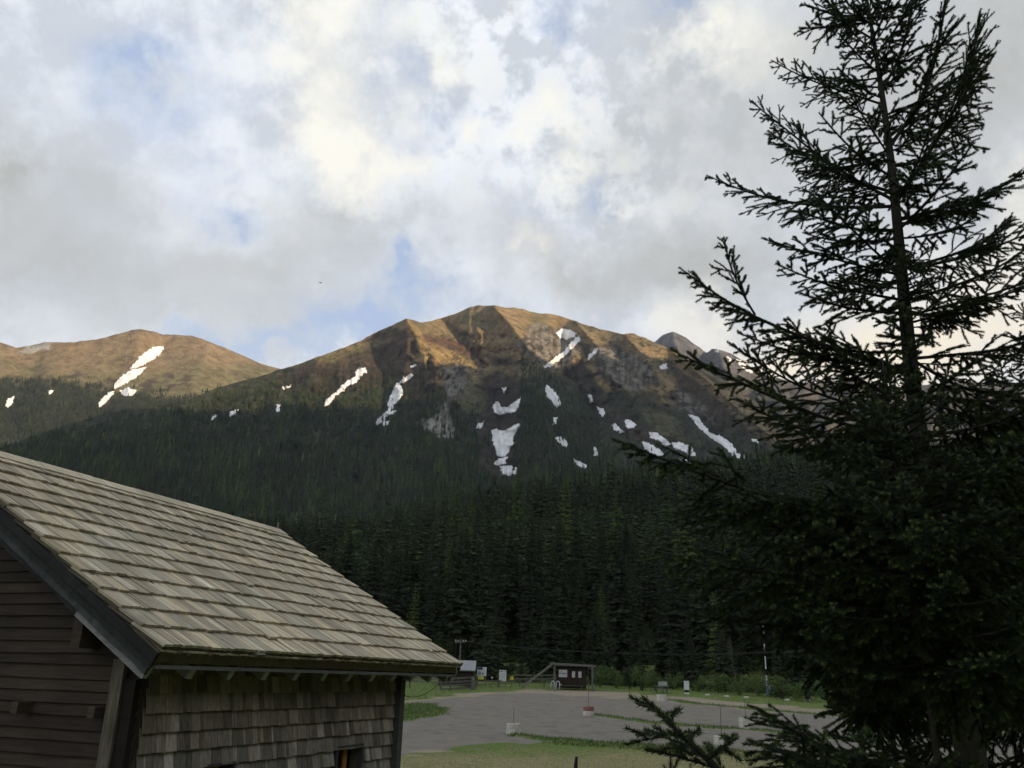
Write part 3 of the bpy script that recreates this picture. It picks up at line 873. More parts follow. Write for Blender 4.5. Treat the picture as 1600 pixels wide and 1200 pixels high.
# hillside forest between the front rows and the crest
mid_protos = [spruce_mesh(rs, 1, 15, 7, 2, w, 0.5, 0.05, 1.25) for w in (0.13, 0.15, 0.17)]
far_protos = [simple_tree(rs, 8, 6, w) for w in (0.14, 0.16, 0.18, 0.2)]
N = 16000
pxs = rng.uniform(-60, 1660, N)
r = rng.uniform(160.0 ** 1.55, 960.0 ** 1.55, N) ** (1 / 1.55)
d = rays(pxs, np.full(N, 900.0)); d = d / np.hypot(d[:, 0], d[:, 1])[:, None]
x = d[:, 0] * r; y = d[:, 1] * r; z = H(x, y)
pts = np.stack([x, y, z - 0.3], 1)
hs = rng.uniform(8, 19, N) * (1 + 0.3 * (rng.random(N) < 0.08)); ws = rng.uniform(0.85, 1.9, N)
tints = np.ones((N, 3)) * rng.uniform(0.7, 1.25, N)[:, None]
pt = fbm(x / 60, y / 60, 3, 8); tints *= 1 + 0.7 * smooth(0.5, 0.6, pt)[:, None] * np.array([0.8, 1.0, 0.5])
lar = rng.random(N) < np.where(pt > 0.5, 0.16, 0.03); tints[lar] *= np.array([1.4, 1.55, 0.9])
near = r < 400
tag(merge_forest('hillside_forest', mid_protos, pts[near], hs[near], ws[near], tints[near] * 1.0, m_fneedle), 'dense dark spruce forest climbing the hillside behind the front rows', 'forest', kind='stuff')
tag(merge_forest('hillcrest_forest', far_protos, pts[~near], hs[~near], ws[~near], tints[~near] * 1.0, m_fneedle), 'dark tree tops of the spruce forest along the hill crest', 'forest', kind='stuff')

# mountain forest
gully_poly = heath_polys[3]


def scatter_on(bvh, n, x0, x1, y0, y1, dens):
    px = rng.uniform(x0, x1, n); py = rng.uniform(y0, y1, n)
    keep = rng.random(n) < dens(px, py)
    for P in snow_all:
        pp = np.array(P)
        if pp[:, 0].max() < x0: continue
        keep &= ~((inside(px, py, P) | inside(px, py - 5, P) | inside(px, py - 10, P)) & (rng.random(n) < 0.93))
    out = []; cols = []
    for a, b in zip(px[keep], py[keep]):
        h = bvh.ray_cast(Vector((0, 0, 0)), Vector(ray(a, b)).normalized())
        if h[0] is not None: out.append(h[0]); cols.append((a, b))
    return np.array(out), np.array(cols)


def dens_main(px, py):
    n = fbm(px / 22, py / 14, 3, 120) - 0.5; n1 = fbm(px / 60, py / 40, 3, 121) - 0.5
    tl = np.interp(px, [a for a, b in TREELINE], [b for a, b in TREELINE])
    d = smooth(-10, 18, py + n * 26 - tl)
    d = np.where(inside(px + n * 10, py, gully_poly), d * 0.12, d)
    for P in rock_polys: d = np.where(inside(px, py, P), d * 0.1, d)
    sparse = smooth(930, 985, px) * smooth(745, 700, py)
    d = d * (1 - 0.80 * sparse)
    d = np.maximum(d, 0.045 * smooth(-45, -5, py - tl + n * 30))
    cl = fbm(px / 11, py / 4.5, 3, 125)
    d = np.maximum(d, smooth(0.52, 0.62, cl) * 0.55 * smooth(-85, -15, py - tl))
    return d * (0.62 + 0.9 * np.clip(n1 + 0.4, 0, 0.6))


pts, pc = scatter_on(bvh_main, 27000, -30, 1300, 510, 865, dens_main)
N = len(pts)
hs = rng.uniform(13, 31, N) * np.interp(pc[:, 1] - np.interp(pc[:, 0], [a for a, b in TREELINE], [b for a, b in TREELINE]), [-60, -20, 20, 120], [0.22, 0.35, 0.7, 1.15]); ws = rng.uniform(0.9, 1.5, N)
tints = np.ones((N, 3)) * rng.uniform(0.7, 1.3, N)[:, None]
gr = fbm(pc[:, 0] / 50, pc[:, 1] / 40, 3, 130); tints = tints * np.where((gr > 0.5)[:, None], np.array([1.05, 1.22, 0.95]), np.array([0.92, 0.95, 0.92]))
br = rng.random(N) < 0.16; tints[br] *= np.array([1.5, 1.3, 1.0]); lt = rng.random(N) < 0.12; tints[lt] *= np.array([1.5, 1.7, 1.0])
tag(merge_forest('mountain_forest', far_protos[:3], pts, hs, ws, tints, m_farforest), 'grey green conifer forest covering the lower flanks of the mountain', 'forest', kind='stuff')
pts, pc = scatter_on(bvh_left, 5200, -30, 330, 578, 690, lambda px, py: smooth(-8, 14, py - np.interp(px, [0, 100, 200, 290], [592, 597, 612, 622]) + (fbm(px / 20, py / 12, 3, 140) - 0.5) * 30))
N = len(pts)
tag(merge_forest('distant_forest', far_protos[2:], pts, rng.uniform(11, 24, N), rng.uniform(0.9, 1.5, N), np.ones((N, 3)) * rng.uniform(0.7, 1.3, N)[:, None], m_farforest), 'faint forest at the foot of the brown left mountain', 'forest', kind='stuff')
# ------------------------------------------------------------------ the barn
a = ray(1325, 1058 + 0.03 * 525); ang = math.atan2(a[0], a[1])      # bearing of the long wall
bu = np.array([math.sin(ang), math.cos(ang), 0]); bv = np.array([-bu[1], bu[0], 0])
bA = atY(213, 1150, 9.0); GZB = -3.3
barn = thing('barn', 'old weathered timber barn with a grey wooden shingle roof', 'barn', (bA[0], bA[1], GZB), math.atan2(bu[1], bu[0]))
WL = 5.36; OV = 0.5; ZE = 3.3 + 0.165; RW = 3.88; RH = 2.32
T0 = -0.43; T1 = 6.62
BD = 2 * (RW - OV)                      # depth of the barn


def on_plane(px, py, axis, val):
    """pixel -> barn-local point on the plane local[axis] == val"""
    d = ray(px, py); dl = np.array([d @ bu, d @ bv, d[2]]); o = np.array([-(bA @ bu), -(bA @ bv), -GZB])
    k = (val - o[axis]) / dl[axis]
    return o + dl * k


# long wall: dark boards behind, cut shingles in front
w1 = on_plane(525, 1169, 1, 0); w2 = on_plane(563, 1167, 1, 0); w3 = on_plane(322, 1198, 1, 0); w4 = on_plane(361, 1196, 1, 0)
wins = [(w1[0], w2[0], w1[2] - 0.62, w1[2]), (w3[0], w4[0], w3[2] - 0.62, w3[2])]
wall = MB()


def wall_piece(x0, x1, z0, z1):
    if x1 > x0 and z1 > z0: wall.box(((x0 + x1) / 2, 0.09, (z0 + z1) / 2), (x1 - x0, 0.14, z1 - z0), tint=0.35)


ws_ = sorted(wins); zl = min(q[2] for q in wins); zh = max(q[3] for q in wins)
wall_piece(0.02, WL - 0.08, zh, ZE - 0.14); wall_piece(0.02, WL - 0.08, 0, zl)
xe = 0.02
for (x0, x1, z0, z1) in ws_:
    wall_piece(xe, x0, zl, zh); wall_piece(x0, x1, z1, zh); wall_piece(x0, x1, zl, z0); xe = x1
wall_piece(xe, WL - 0.08, zl, zh)
rb = random.Random(5)
row = 0.184; z = 0.1; k = 0
while z < ZE - 0.22:
    hh = row
    x = 0.03 + rb.uniform(0, 0.02)
    while x < WL - 0.10:
        wd = rb.choice((0.045, 0.06, 0.08, 0.1, 0.12, 0.14, 0.16, 0.19)); wd = min(wd, WL - 0.095 - x)
        hit = any(x + wd > q[0] - 0.01 and x < q[1] + 0.01 and z + hh > q[2] and z < q[3] - 0.03 for q in wins)
        if not hit and wd > 0.015:
            hfrac = (z - 1.2) / 2.0
            t = rb.choice((0.5, 0.65, 0.75, 0.85, 0.95, 1.05, 1.2, 1.4)) * rb.uniform(0.9, 1.1)
            br = min(1, max(0, (hfrac - 0.42) * 2.2 + rb.uniform(-0.35, 0.35)))
            tn = np.array([1 + 0.08 * br, 1 - 0.06 * br, 1 - 0.22 * br]) * t * (1 - 0.30 * br) * (1.0 if hfrac > .4 else 0.85)
            dz = rb.uniform(-0.006, 0.008); y0 = -0.046 + rb.uniform(-0.004, 0.004)
            g = 0.0035; H_ = hh + 0.05
            P = [(x + g, y0, z + dz), (x + wd - g, y0, z + dz), (x + wd - g, y0 + 0.018, z + dz), (x + g, y0 + 0.018, z + dz),
                 (x + g, 0.002, z + H_), (x + wd - g, 0.002, z + H_), (x + wd - g, 0.012, z + H_), (x + g, 0.012, z + H_)]
            wall.hexa(P, tn)
        x += wd
    z += row; k += 1
rw_ = MB(); rw_.box((WL / 2, BD - 0.07, (ZE - 0.1) / 2), (WL - 0.02, 0.14, ZE - 0.1), tint=0.5); rw_.build('rear_wall', m_dark, barn)
wall.build('shingled_wall', m_wallsh, barn)
for (x0, x1, z0, z1) in wins:
    f = MB(); xm = (x0 + x1) / 2; zm = (z0 + z1) / 2
    for s in (-1, 1): f.box((xm + s * ((x1 - x0) / 2 + 0.012), -0.008, zm), (0.03, 0.07, z1 - z0 + 0.05), tint=0.35)
    f.box((xm, -0.009, z1 + 0.012), (x1 - x0 + 0.055, 0.072, 0.03), tint=0.35); f.box((xm, -0.02, z0 - 0.012), (x1 - x0 + 0.06, 0.09, 0.03), tint=0.5)
    wf = f.build('window', m_tail, barn)
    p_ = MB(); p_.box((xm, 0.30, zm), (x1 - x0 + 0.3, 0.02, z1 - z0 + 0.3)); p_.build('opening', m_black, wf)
    p_ = MB(); p_.box((xm + 0.03, 0.07, zm), (0.10, 0.03, z1 - z0), tint=0.9); p_.box((xm + 0.09, 0.19, zm), (0.04, 0.03, z1 - z0), tint=0.35); p_.build('timber_inside', m_orange, wf)
# gable wall of lapped boards
gw = MB(); z = 0.05; rowg = 0.125
slope = RH / RW
while z < ZE + RH - 0.3:
    hh = rowg * rb.uniform(0.9, 1.1)
    ze = ZE - 0.16 + OV * slope
    y0 = 0.0 if z + hh < ze else (z + hh - ze) / slope
    if y0 < BD / 2:
        tn = rb.uniform(0.65, 1.2)
        y1 = BD - y0; n = 14
        ys = np.linspace(y0, y1, n)
        for i in range(n - 1):
            w0 = (fbm(np.array([ys[i] * 1.3]), np.array([z * 7]), 2, 5)[0] - .5) * 0.028; w1_ = (fbm(np.array([ys[i + 1] * 1.3]), np.array([z * 7]), 2, 5)[0] - .5) * 0.028
            gw.hexa([(-0.045, ys[i], z + w0), (0.01, ys[i], z + w0), (0.01, ys[i + 1], z + w1_), (-0.045, ys[i + 1], z + w1_),
                     (-0.018, ys[i], z + hh + 0.012), (0.01, ys[i], z + hh + 0.012), (0.01, ys[i + 1], z + hh + 0.012), (-0.018, ys[i + 1], z + hh + 0.012)], tn)
    z += hh
gw.build('gable_wall', m_dark, barn)
g2 = MB(); g2.box((WL - 0.05, BD / 2, ZE / 2 - 0.1), (0.1, BD - 0.3, ZE - 0.2))
g2.add([(WL - 0.1, 0.2, ZE - 0.2), (WL - 0.1, BD - 0.2, ZE - 0.2), (WL - 0.1, BD / 2, ZE + RH - 0.45), (WL, 0.2, ZE - 0.2), (WL, BD - 0.2, ZE - 0.2), (WL, BD / 2, ZE + RH - 0.45)],
       [(0, 3, 5, 2), (1, 2, 5, 4)], [(0, 2, 1), (3, 4, 5)])
g2.build('rear_gable_wall', m_dark, barn)
# posts and battens
pb = MB(); pb.box((WL + 0.0, -0.03, (ZE - 0.15) / 2), (0.14, 0.16, ZE - 0.15), tint=0.45); pb.build('corner_post', m_tail, barn)
c0 = on_plane(188, 1062, 0, -0.14); c1 = on_plane(152, 1200, 0, -0.14)
pb = MB(); pb.box((-0.115, (c0[1] + c1[1]) / 2, 1.68), (0.05, 0.145, 3.36)); pb.build('corner_batten', m_batten, barn)
pb = MB(); pb.box((-0.06, 0.16, 1.6), (0.10, 0.30, 3.15), tint=0.28); pb.build('corner_post', m_dark, barn)
for (px, py, ln, sz) in ((30, 1105, 0.18, 0.09), (148, 1113, 0.16, 0.085)):
    q = on_plane(px, py, 0, -0.16)
    pb = MB(); pb.box((-0.13, q[1], q[2]), (ln, sz, sz * 1.25), tint=1.3); pb.build('log_end', m_dark, barn)
q = on_plane(133, 1000, 0, -0.2); pb = MB(); pb.box((-0.17, q[1], q[2] + 0.1), (0.3, 0.12, 0.36), tint=1.0); pb.build('roof_beam_end', m_dark, barn)

# roof: courses of split shingles on both slopes
SL = math.hypot(RW, RH); ca, sa = RW / SL, RH / SL
NC = 13; EXP = (SL + 0.02) / NC


def roof_pt(t, s, h, side):
    """t along the eave, s up the slope, h above the deck"""
    y = -OV + s * ca - h * sa; z = ZE - 0.05 + s * sa + h * ca
    if side: y = BD - y
    return (t, y, z)


for side in (0, 1):
    rf = MB(); rb = random.Random(3 + side)
    # deck
    rf.hexa([roof_pt(T0 + 0.03, 0.03, -0.03, side), roof_pt(T1 - 0.03, 0.03, -0.03, side), roof_pt(T1 - 0.03, SL - 0.01, -0.03, side), roof_pt(T0 + 0.03, SL - 0.01, -0.03, side),
             roof_pt(T0 + 0.03, 0.03, 0, side), roof_pt(T1 - 0.03, 0.03, 0, side), roof_pt(T1 - 0.03, SL - 0.01, 0, side), roof_pt(T0 + 0.03, SL - 0.01, 0, side)], 0.45)
    for c in range(NC + 1):
        first = c == 0
        s0 = max(0, (c - 1)) * EXP if not first else 0.0
        for lay in (0, 1):
            x = T0 + rb.uniform(-0.015, 0.015)
            while x < T1:
                wd = rb.choice((0.05, 0.07, 0.08, 0.09, 0.11, 0.13, 0.16)); xe_ = min(x + wd, T1 + rb.uniform(-0.01, 0.02))
                if c == 0:
                    sa0 = rb.uniform(-0.014, 0.006); thick = 0.016; hb = 0.002 + lay * 0.019; ln = 0.4
                else:
                    sa0 = s0 + rb.uniform(-0.010, 0.008) - (0.0 if lay else -0.006); thick = rb.uniform(0.024, 0.031); hb = 0.040 + lay * 0.034; ln = EXP + 0.12
                if c and rb.random() < 0.012: sa0 -= 0.06; hb += 0.012
                s1 = min(sa0 + ln, SL)
                lift = rb.uniform(-0.003, 0.004)
                h1 = hb - 0.040 if c else hb
                tw = rb.uniform(-0.004, 0.004)
                tn = rb.uniform(0.62, 1.2) * (1 if lay else 0.22); hue = rb.uniform(-0.05, 0.05)
                if rb.random() < 0.10: tn *= 0.76
                if rb.random() < 0.06: tn *= 1.2
                gp = 0.0042
                P = [roof_pt(x + gp, sa0, hb + lift, side), roof_pt(xe_ - gp, sa0, hb + lift + tw, side), roof_pt(xe_ - gp, s1, h1, side), roof_pt(x + gp, s1, h1, side),
                     roof_pt(x + gp, sa0, hb + lift + thick, side), roof_pt(xe_ - gp, sa0, hb + lift + tw + thick, side), roof_pt(xe_ - gp, s1, h1 + thick, side), roof_pt(x + gp, s1, h1 + thick, side)]
                rf.hexa(P, np.array([1 + hue, 1, 1 - hue * 1.4]) * tn)
                x = xe_ if xe_ < T1 - 0.03 else T1 + 1
    # eave board under the first course
    rf.hexa([roof_pt(T0 + .01, 0.015, -0.10, side), roof_pt(T1 - .01, 0.015, -0.10, side), roof_pt(T1 - .01, 0.045, -0.10, side), roof_pt(T0 + .01, 0.045, -0.10, side),
             roof_pt(T0 + .01, 0.015, -0.002, side), roof_pt(T1 - .01, 0.015, -0.002, side), roof_pt(T1 - .01, 0.045, -0.002, side), roof_pt(T0 + .01, 0.045, -0.002, side)], np.array([0.24, 0.215, 0.20]))
    rf.build('shingle_roof', m_roof, barn)
# ridge boards
rdg = MB(); x = T0 - 0.02
while x < T1:
    xe_ = min(x + rb.uniform(0.5, 1.4), T1 + 0.03)
    for side in (0, 1):
        hb = 0.075 + side * 0.004 + rb.uniform(0, 0.01)
        P = [roof_pt(x, SL - 0.17, hb, side), roof_pt(xe_ - 0.004, SL - 0.17, hb, side), roof_pt(xe_ - 0.004, SL + 0.055, hb, side), roof_pt(x, SL + 0.055, hb, side),
             roof_pt(x, SL - 0.17, hb + 0.02, side), roof_pt(xe_ - 0.004, SL - 0.17, hb + 0.02, side), roof_pt(xe_ - 0.004, SL + 0.055, hb + 0.02, side), roof_pt(x, SL + 0.055, hb + 0.02, side)]
        rdg.hexa(P, rb.uniform(0.9, 1.2))
    x = xe_
rdg.box((T1 - 0.06, BD / 2, ZE + RH + 0.12), (0.02, 0.02, 0.12), tint=0.5)
rdg.build('ridge_board', m_roof, barn)
# stepped verge boards at both gable ends
for te, sg in ((T0, 1), (T1, -1)):
    for side in (0, 1):
        vb = MB()
        for (ta, tb_, ha, hb_, sA, tn) in ((-0.02, 0.02, -0.085, 0.0, 0.0, 0.42), (0.012, 0.04, -0.17, -0.08, 0.02, 0.6), (0.035, 0.075, -0.245, -0.165, 0.05, 1.3), (0.07, 0.10, -0.30, -0.22, 0.12, 0.6)):
            n = 22; ss = np.linspace(sA, SL - 0.02, n)
            for i in range(n - 1):
                j0 = (vnoise(np.array([ss[i] * 5.0]), np.array([ha * 30]), 9)[0] - 0.5) * (0.03 if ha < -0.2 else 0.008)
                j1 = (vnoise(np.array([ss[i + 1] * 5.0]), np.array([ha * 30]), 9)[0] - 0.5) * (0.03 if ha < -0.2 else 0.008)
                a0, a1 = te + sg * ta, te + sg * tb_
                P = [roof_pt(a0, ss[i], ha + j0, side), roof_pt(a1, ss[i], ha + j0, side), roof_pt(a1, ss[i + 1], ha + j1, side), roof_pt(a0, ss[i + 1], ha + j1, side),
                     roof_pt(a0, ss[i], hb_, side), roof_pt(a1, ss[i], hb_, side), roof_pt(a1, ss[i + 1], hb_, side), roof_pt(a0, ss[i + 1], hb_, side)]
                vb.hexa(P, tn)
        vb.build('verge_board', m_verge, barn)
# rafter ends and the wooden gutter rail under the eave
for i in range(12):
    t_ = T0 + 0.10 + i * (T1 - T0 - 0.22) / 11
    rt = MB(); d_ = np.array([0, ca, sa])
    p = np.array(roof_pt(t_, 0.09, -0.245, 0)); rt.beam(p, p + d_ * 1.1, 0.075, 0.13, up=(0, -sa, ca), tint=1.3)
    rt.box(p + np.array([0, -0.012, -0.002]), (0.072, 0.02, 0.126), (np.array([1, 0, 0]), np.array([0, ca, sa]), np.array([0, -sa, ca])), tint=2.4)
    rt.build('rafter_end', m_tail, barn)
gt = MB(); gp0 = roof_pt(T0 + 0.08, 0.03, -0.155, 0); gp1 = roof_pt(T1 - 0.12, 0.03, -0.155, 0)
gt.beam((gp0[0], gp0[1] - 0.02, gp0[2]), (gp1[0], gp1[1] - 0.02, gp1[2]), 0.05, 0.035, tint=0.95); gt.build('gutter_rail', m_tail, barn)
q = roof_pt(T1 - 0.30, 0.0, 0.02, 0)
hk = MB(); hk.tube([(q[0], q[1] + 0.12, q[2] + 0.14), (q[0], q[1] - 0.03, q[2] + 0.05), (q[0], q[1] - 0.06, q[2] - 0.08), (q[0] - 0.03, q[1] - 0.02, q[2] - 0.20), (q[0] - 0.10, q[1] + 0.10, q[2] - 0.27)], 0.009, 6)
hk.build('gutter_hook', m_tail, barn)


def barn_world(l): return bA * np.array([1, 1, 0]) + np.array([0, 0, GZB]) + bu * l[0] + bv * l[1] + np.array([0, 0, 1.0]) * l[2]


cab = MB(); pA = barn_world((WL + 0.07, 0.0, 3.02)); pB = atY(697, 1056, 14.2)
pts = [pA + (pB - pA) * s + np.array([0, 0, -0.16 * 4 * s * (1 - s)]) for s in np.linspace(0, 1, 12)]
cab.tube(pts, 0.0045, 5)
tag(cab.build('hanging_cable', m_cable), 'thin black cable sagging from the rear corner post of the barn to its eave', 'cable')


# ------------------------------------------------------------------ things around the car park
def face(p): return -math.atan2(p[0], p[1])


def px_size(p): return float(p @ cF) / FP


def place(name, label, cat, px, py, group=None, turn=0.0):
    p = G(px, py)
    return thing(name, label, cat, p, face(p) + turn, group), px_size(p), p


# concrete ring planters holding marker stakes
def planter(px, py, wpx, hpx, label, stake, red=False, two=True, lean=0.0):
    t, s, p = place('concrete_ring', label, 'concrete ring', px, py, 'concrete rings marking the car park rows')
    r = wpx * s / 2; h = hpx * s
    n = 20
    levels = [(0, h * 0.52), (h * 0.54, h)] if two else [(0, h)]
    for k, (z0, z1) in enumerate(levels):
        m = MB(); rr_ = r * (1.03 if k == 0 else 0.98)
        prof_ = [(rr_, z0 - (0.15 if k == 0 else 0)), (rr_, z1 - 0.02), (rr_ - 0.02, z1), (rr_ - 0.09, z1), (rr_ - 0.09, z1 - 0.12), (0.001, z1 - 0.12)]
        V = [(a * math.cos(2 * math.pi * j / n), a * math.sin(2 * math.pi * j / n), b) for a, b in prof_ for j in range(n)]
        Q = [(i * n + j, i * n + (j + 1) % n, (i + 1) * n + (j + 1) % n, (i + 1) * n + j) for i in range(len(prof_) - 1) for j in range(n)]
        m.add(V, Q)
        m.build('ring', m_red if (red and k == len(levels) - 1) else m_concrete, t)
    if stake:
        st = thing('marker_stake', stake[2], 'stake', (p[0], p[1], p[2] + h - 0.1), face(p), 'stakes standing in the concrete rings')
        m = MB(); m.tube([(0, 0, 0), (lean, 0, stake[0] * s)], 0.014, 6, tint=stake[1] * 0.8); m.build('pole', m_postwood, st)
        m = MB(); m.box((lean * 0.6, -0.03, stake[0] * s * 0.55), (0.07, 0.02, 0.05), tint=0.8); m.build('tag', m_metal, st)


planter(802, 1151, 22, 19, 'near two-tier grey concrete ring at the tip of the dark turf bank', (27, 1.0, 'short thin stake in the near two-tier concrete ring'))
planter(919.5, 1119, 17, 14, 'concrete ring with a faded red top, nearer the hut', (66, 0.9, 'tall thin pole rising from the red-topped concrete ring'), red=True)
planter(1166, 1140, 22, 17, 'stained two-tier concrete ring on the middle turf strip, left of the big spruce', (30, 0.8, 'dark stake in the stained concrete ring beside the big spruce'))
planter(1034, 1096, 15, 10, 'small far concrete ring at the left end of the back turf strip', None, two=False)
planter(1128, 1163, 24, 12, 'low pale concrete ring half hidden behind the reaching spruce bough', (46, 0.8, 'thin bare stake above the ring half hidden by the spruce bough'), two=False)

# tool hut with notices
hut, s, hp = place('tool_hut', 'dark red brown wooden hut with three white notices under the timber frame', 'hut', 893, 1078)
W_ = 46 * s; Hh = 35 * s
m = MB(); m.box((0, 1.2, 0.16 + (Hh - 0.16) / 2), (W_, 2.4, Hh - 0.16))
for k in range(11): m.box((-W_ / 2 + (k + 0.5) * W_ / 11, -0.012, 0.2 + (Hh - 0.5) / 2), (W_ / 11 - 0.03, 0.02, Hh - 0.5), tint=rb.uniform(0.85, 1.25))
m.build('wall', m_brownwood, hut)
m = MB(); m.hexa([(-W_ / 2 - 0.3, -0.45, Hh + 0.02), (W_ / 2 + 0.2, -0.45, Hh + 0.02), (W_ / 2 + 0.2, 2.7, Hh + 0.10), (-W_ / 2 - 0.3, 2.7, Hh + 0.10),
                  (-W_ / 2 - 0.3, -0.45, Hh + 0.12), (W_ / 2 + 0.2, -0.45, Hh + 0.12), (W_ / 2 + 0.2, 2.7, Hh + 0.2), (-W_ / 2 - 0.3, 2.7, Hh + 0.2)])
m.hexa([(W_ / 2 + 0.18, -0.40, Hh - 0.06), (W_ / 2 + 1.35, -0.30, Hh - 0.86), (W_ / 2 + 1.35, 2.2, Hh - 0.86), (W_ / 2 + 0.18, 2.6, Hh - 0.06),
        (W_ / 2 + 0.18, -0.40, Hh + 0.04), (W_ / 2 + 1.35, -0.30, Hh - 0.76), (W_ / 2 + 1.35, 2.2, Hh - 0.76), (W_ / 2 + 0.18, 2.6, Hh + 0.04)])
m.build('roof', m_darkroof, hut)
for (cx, wd, cz, hg, kind_) in ((-13.5, 13, 24, 11, 1), (3, 4.6, 23, 9, 0), (13, 4.6, 23, 9, 0)):
    m = MB(); m.box((cx * s, -0.045, cz * s), (wd * s, 0.03, hg * s)); n_ = m.build('notice', m_white, hut)
    m = MB()
    if kind_:
        m.box((cx * s, -0.066, (cz + 0.3) * s), (wd * s * 0.92, 0.01, 0.13)); m.box(((cx - 2.5) * s, -0.066, (cz + 3.3) * s), (wd * s * 0.4, 0.01, 0.05))
        m.box(((cx + 0.5) * s, -0.066, (cz - 2.2) * s), (wd * s * 0.6, 0.01, 0.04)); m.box(((cx + 4.8) * s, -0.066, (cz - 4) * s), (0.12, 0.01, 0.09))
    else:
        for j in range(4): m.box((cx * s, -0.066, (cz + 2.6 - j * 1.7) * s), (wd * s * 0.5, 0.01, 0.03))
    m.build('print', m_bluegrey, n_)
m = MB(); m.box((-0.1, -0.28, 0.42), (W_ * 0.9, 0.3, 0.05)); m.box((-W_ * 0.36, -0.26, 0.2), (0.1, 0.25, 0.4)); m.box((W_ * 0.34, -0.26, 0.2), (0.1, 0.25, 0.4)); m.build('bench_board', m_farwood, hut)
m = MB(); m.box((-W_ * 0.38, -0.3, 0.50), (0.3, 0.2, 0.12)); m.build('crate', m_concrete, hut)

# timber frame with the sloping beams in front of the hut
fr, s, p = place('timber_frame', 'grey timber frame with a long sloping double beam in front of the hut', 'timber frame', 866, 1078)
xr = 59 * s; zt = 39 * s; xl = -51 * s
for (x_, nm) in ((0, 0), (xr, 1)):
    m = MB(); m.box((x_, -0.9, (zt - 0.1) / 2 - 0.1), (0.2, 0.2, zt - 0.1)); m.build('post', m_postwood, fr)
m = MB(); m.beam((-0.5, -0.9, zt), (xr + 0.35, -0.9, zt - 0.15), 0.24, 0.22); m.build('top_beam', m_farwood, fr)
for y_ in (-1.15, -0.45):
    m = MB(); m.beam((-0.05, y_, zt + 0.08), (xl, y_, 0.12), 0.16, 0.22, tint=1.1); m.build('sloping_beam', m_farwood, fr)
m = MB()
for k in range(16):
    f_ = (k + 0.5) / 16; m.box((xl * f_ - 0.05 * (1 - f_), -0.8, (zt - 0.04) * (1 - f_) + 0.16), (0.1, 0.56, 0.05), tint=0.8)
m.build('rungs', m_farwood, fr)
# metal hoops
for (px, w_) in ((863, 6), (871, 6)):
    hp_, s, p = place('barrier_hoop', 'bent grey metal barrier hoop %s the left post of the timber frame' % ('left of' if px < 866 else 'right of'), 'barrier', px, 1080, 'metal hoops at the foot of the timber frame')
    m = MB(); h_ = 15 * s; m.tube([(-w_ * s / 2, 0, -0.1), (-w_ * s / 2 + 0.08, 0, h_ * 0.8), (-w_ * s / 2 + 0.2, 0.1, h_), (w_ * s / 2 - 0.1, 0.1, h_), (w_ * s / 2, 0, h_ * 0.85), (w_ * s / 2, 0, -0.1)], 0.045, 8, tint=1.8)
    m.build('hoop', m_metal, hp_, True)


def board(px, py, wpx, hpx, legpx, label, mat, legs=True, marks=(), extra=None):
    t, s, p = place('notice_board', label, 'notice board', px, py, 'notice boards along the fence')
    z0 = legpx * s
    m = MB(); m.box((0, 0, z0 + hpx * s / 2), (wpx * s, 0.05, hpx * s)); pn = m.build('panel', mat, t)
    if legs:
        for sg in (-1, 1):
            m = MB(); m.box((sg * wpx * s * 0.42, 0.06, z0 / 2 + 0.2), (0.09, 0.07, z0 + 0.6)); m.build('leg', m_postwood, t)
    for (cx, cz, w_, h_, mt) in marks:
        m = MB(); m.box((cx * s, -0.032, z0 + cz * s), (w_ * s, 0.012, h_ * s)); m.build('print', mt, pn)
    if extra:
        m = MB(); m.box((extra[0] * s, -0.01, z0 - extra[3] * s / 2 - 0.02), (extra[2] * s, 0.04, extra[3] * s)); m.build('lower_notice', extra[4], t)
    return t


board(752, 1072, 14.5, 13, 15, 'white board with a navy heading and a yellow notice hanging below it', m_white,
      marks=[(-2.6, 11, 8, 3.4, m_blue), (-3.5, 3.8, 5, 5.2, m_bluegrey), (1.8, 3.4, 2.2, 2.6, m_blue), (3.6, 8, 4, 2.4, m_white)], extra=(-1.0, 0, 9.5, 5.0, m_pyellow))
board(785, 1074, 11, 16.5, 9, 'upright pale board with dense grey print, right of the blue headed board', m_white,
      marks=[(-2, 14.7, 5, 1.1, m_black), (3.5, 14.7, 1.6, 1.1, m_black)] + [(0.2 * (k % 3), 12 - k * 1.7, 8.2 - (k % 2), 0.45, m_bluegrey) for k in range(7)])
t, s, p = place('warning_sign', 'small square yellow sign on the rail fence', 'sign', 799.5, 1073)
m = MB(); m.box((0, 0, 12.5 * s), (4.8 * s, 0.05, 5.4 * s)); pn = m.build('plate', m_yellow, t)
m = MB(); m.box((0, 0.06, 7.5 * s), (0.08, 0.07, 15 * s)); m.build('post', m_postwood, t)
m = MB(); m.box((0, -0.032, 12.5 * s), (0.06, 0.012, 2.4 * s)); m.build('print', m_black, pn)
t, s, p = place('marker_ball', 'little white knob on a short stick behind the rail fence', 'marker', 768.5, 1073)
m = MB(); m.tube([(0, 0, 0), (0, 0, 12.5 * s)], 0.025, 6); m.build('stick', m_postwood, t)
m = MB(); m.tube([(0, 0, 12.2 * s), (0, 0, 12.6 * s), (0, 0, 13.6 * s), (0, 0, 14.4 * s)], [0.05, 0.1, 0.11, 0.04], 8); m.build('knob', m_white, t, True)


